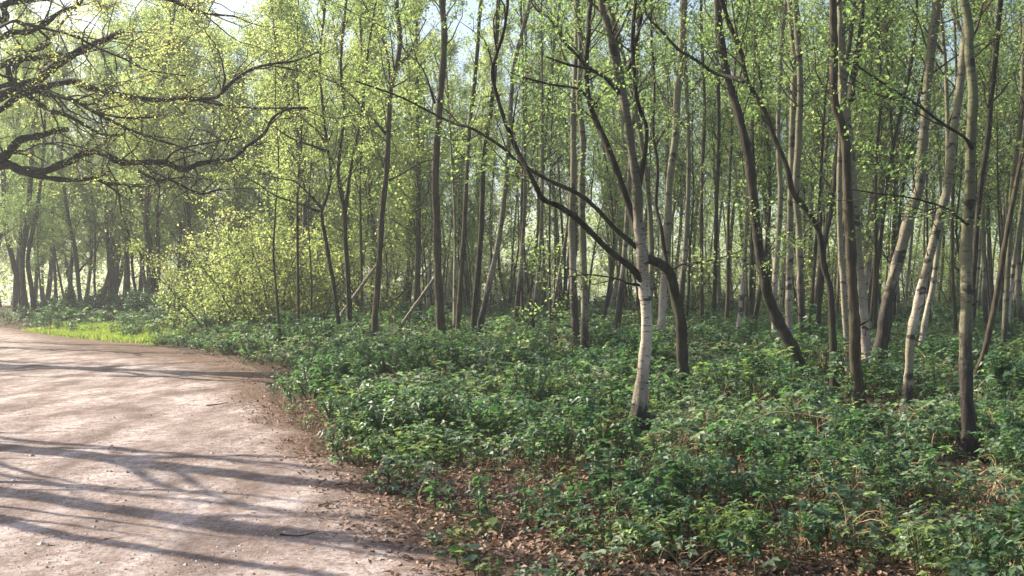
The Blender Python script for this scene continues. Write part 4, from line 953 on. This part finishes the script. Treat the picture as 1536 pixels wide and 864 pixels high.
for k, (px, py, H, nl, L, mt, lb) in enumerate([
    (745, 800, .22, 16, .085, 'bramble_light', 'yellow-green leafy plant at the bottom, nearest the path margin'),
    (706, 836, .14, 14, .095, 'bramble', 'low plant with broad bluish leaves left of the yellow-green one'),
    (655, 820, .12, 10, .075, 'bramble', 'small low plant on the leaf litter at the path margin'),
    (880, 852, .13, 12, .08, 'bramble', 'leafy plant at the bottom edge under the middle birch'),
    (1000, 842, .16, 14, .085, 'bramble', 'plant with broad leaves left of the dead branch at the bottom'),
    (1165, 858, .13, 10, .08, 'bramble_light', 'bright green low leaves right of the dead branch at the bottom'),
    (1128, 800, .2, 12, .10, 'leaf_dark', 'plant with drooping dark leaves above the dead branch'),
    (1272, 735, .3, 16, .095, 'bramble_light', 'pale sunlit leaves standing out right of the tan dry canes'),
    (1320, 840, .18, 14, .085, 'bramble', 'bushy plant at the bottom under the bright leaning birch'),
    (1425, 830, .2, 16, .085, 'bramble_light', 'fresh green plant below the front right birch'),
    (1500, 850, .16, 14, .085, 'bramble', 'leafy plant in the bottom right corner'),
    (1010, 730, .28, 14, .08, 'bramble_light', 'upright pale plant just right of the middle birch foot'),
    (590, 722, .14, 12, .075, 'bramble', 'low clump of leaves alone in the litter beside the path'),
    (840, 770, .24, 14, .085, 'bramble', 'upright leafy plant below left of the middle birch')]):
    plant(px, py, H, nl, L, mt, lb, 950 + k)
def stick(name, pts, r0, r1, mat, label, cat, subs=(), group=None, seed=0, lift=0.):
    rg = np.random.RandomState(seed); q = np.array(pts, float); base = q[0].copy()
    o = thing(name, tuple(base), label, cat, group)
    P, R = smooth_path(q - base, np.linspace(r0, r1, len(q)), 4); mb = MB(); mb.tube(P, R * (1 + .08 * rg.normal(size=len(R))), 7, .08, rg); link('stem', mb.mesh('stem', M[mat]), o)
    for sp, a, b in subs:
        P, R = smooth_path(np.array(sp, float) - base, np.linspace(a, b, len(sp)), 3); mb = MB(); mb.tube(P, R, 5); link('side_twig', mb.mesh('side_twig', M[mat]), o)
def gp(px, py, h=.02):
    x, y = on_ground(px, py); return (x, y, float(ground(x, y)) + h)
stick('dead_branch', [gp(1050, 856), gp(1062, 848, .05), gp(1075, 839, .08), gp(1090, 830, .11)], .018, .010, 'bark_dark', 'short dark dead branch lying at the bottom edge', 'branch', [([gp(1062, 848, .05), gp(1058, 838, .08), gp(1062, 832, .10)], .006, .003)], None, 1)
stick('fallen_branch', [gp(1478, 700, .06), gp(1492, 688, .12), gp(1512, 672, .20), gp(1540, 655, .28), gp(1580, 644, .36)], .038, .03, 'bark_dark', 'dark fallen branch lying right of the front right birch', 'branch', [([gp(1512, 672, .20), gp(1515, 655, .5), gp(1530, 648, .6)], .012, .004)], None, 2)
def air(px, py, D): return tuple(at(px, py, D))
stick('dry_cane', [air(1120, 634, 9.2), air(1165, 618, 9.2), air(1225, 625, 9.1), air(1252, 632, 9.0)], .006, .003, 'straw', 'tan dry cane stretched level over the brambles with a hanging side shoot', 'cane', [([air(1225, 625, 9.1), air(1227, 640, 9.1), air(1226, 668, 9.1)], .004, .003)], None, 3)
stick('dry_cane', [gp(1030, 668), air(1025, 630, 10.6), air(1012, 600, 10.6), air(994, 594, 10.6)], .005, .002, 'straw', 'arching tan cane just right of the middle birch', 'cane', (), None, 4)
stick('dry_cane', [gp(1352, 690), air(1362, 632, 10.2), air(1390, 614, 10.2), air(1412, 622, 10.2)], .006, .003, 'straw', 'reddish cane arching at the foot of the bright leaning birch', 'cane', (), None, 5)
stick('dry_cane', [gp(1408, 724), air(1402, 690, 9.5), air(1398, 668, 9.5), air(1401, 650, 9.5)], .005, .003, 'straw', 'tan upright cane left of the front birch foot', 'cane', (), None, 6)
stick('dry_cane', [gp(1520, 720), air(1512, 685, 9.5), air(1508, 668, 9.5)], .006, .003, 'straw', 'tan cane stub right of the front birch foot', 'cane', (), None, 7)
stick('dry_cane', [gp(868, 768), air(882, 752, 7.7), air(900, 745, 7.7)], .005, .003, 'straw', 'pale dry stem leaning low in the litter below the middle birch', 'cane', (), None, 8)
stick('stick', [gp(310, 610), gp(328, 608), gp(342, 606, .03)], .008, .005, 'bark_brown', 'brown stick on the path in the far branch shadows', 'stick', (), 'sticks on the path', 9)
stick('stick', [gp(420, 806), gp(450, 808), gp(478, 801)], .006, .003, 'bark_dark', 'thin dark stick on the path near the bottom', 'stick', (), 'sticks on the path', 10)
stick('stick', [gp(478, 762), gp(492, 758), gp(506, 755)], .006, .003, 'bark_dark', 'short stick at the right side of the path', 'stick', (), 'sticks on the path', 11)
# two pale dead trunks leaning in the background
for pts, w0, w1, lb, D in (([(528, 449), (534, 441), (544, 427), (556, 410), (566, 396)], 5.5, 4, 'pale dead trunk leaning right between the forked tree and the lone tree', 31.),
                        ([(618, 466), (624, 457), (633, 445), (643, 430), (654, 414)], 6.5, 5, 'pale dead trunk leaning onto the red-brown tree', 30.)):
    q = [np.array(air(a, b, D)) for a, b in pts]; dq = q[0] - q[2]; q[0] = q[0] + dq * max(0., (q[0][2] - float(ground(q[0][0], D)) + .05) / -dq[2])
    stick('leaning_dead_trunk', q, w0 / F * D / 2, w1 / F * D / 2, 'deadwood', lb, 'log', (), None, 12)

# ------------------------------------------------------------------ haze
def haze():
    x0, x1, y0, y1, z0, z1 = -560, 560, -60, 640, -1.4, 27.
    v = np.array([(x, y, z) for z in (z0, z1) for y in (y0, y1) for x in (x0, x1)], float)
    q = np.array([[0, 2, 3, 1], [4, 5, 7, 6], [0, 1, 5, 4], [2, 6, 7, 3], [0, 4, 6, 2], [1, 3, 7, 5]])
    m, N = nmat('haze')
    pv = N('ShaderNodeVolumePrincipled', {'Color': (.88, .95, 1., 1), 'Density': .0009, 'Anisotropy': .25})
    out = N('ShaderNodeOutputMaterial'); m.node_tree.links.new(pv.outputs[0], out.inputs['Volume'])
    o = link('haze', mesh_from('haze', v, q, m, False)); tag(o, 'thin pale morning haze between the trees', None, None, 'stuff')
haze()
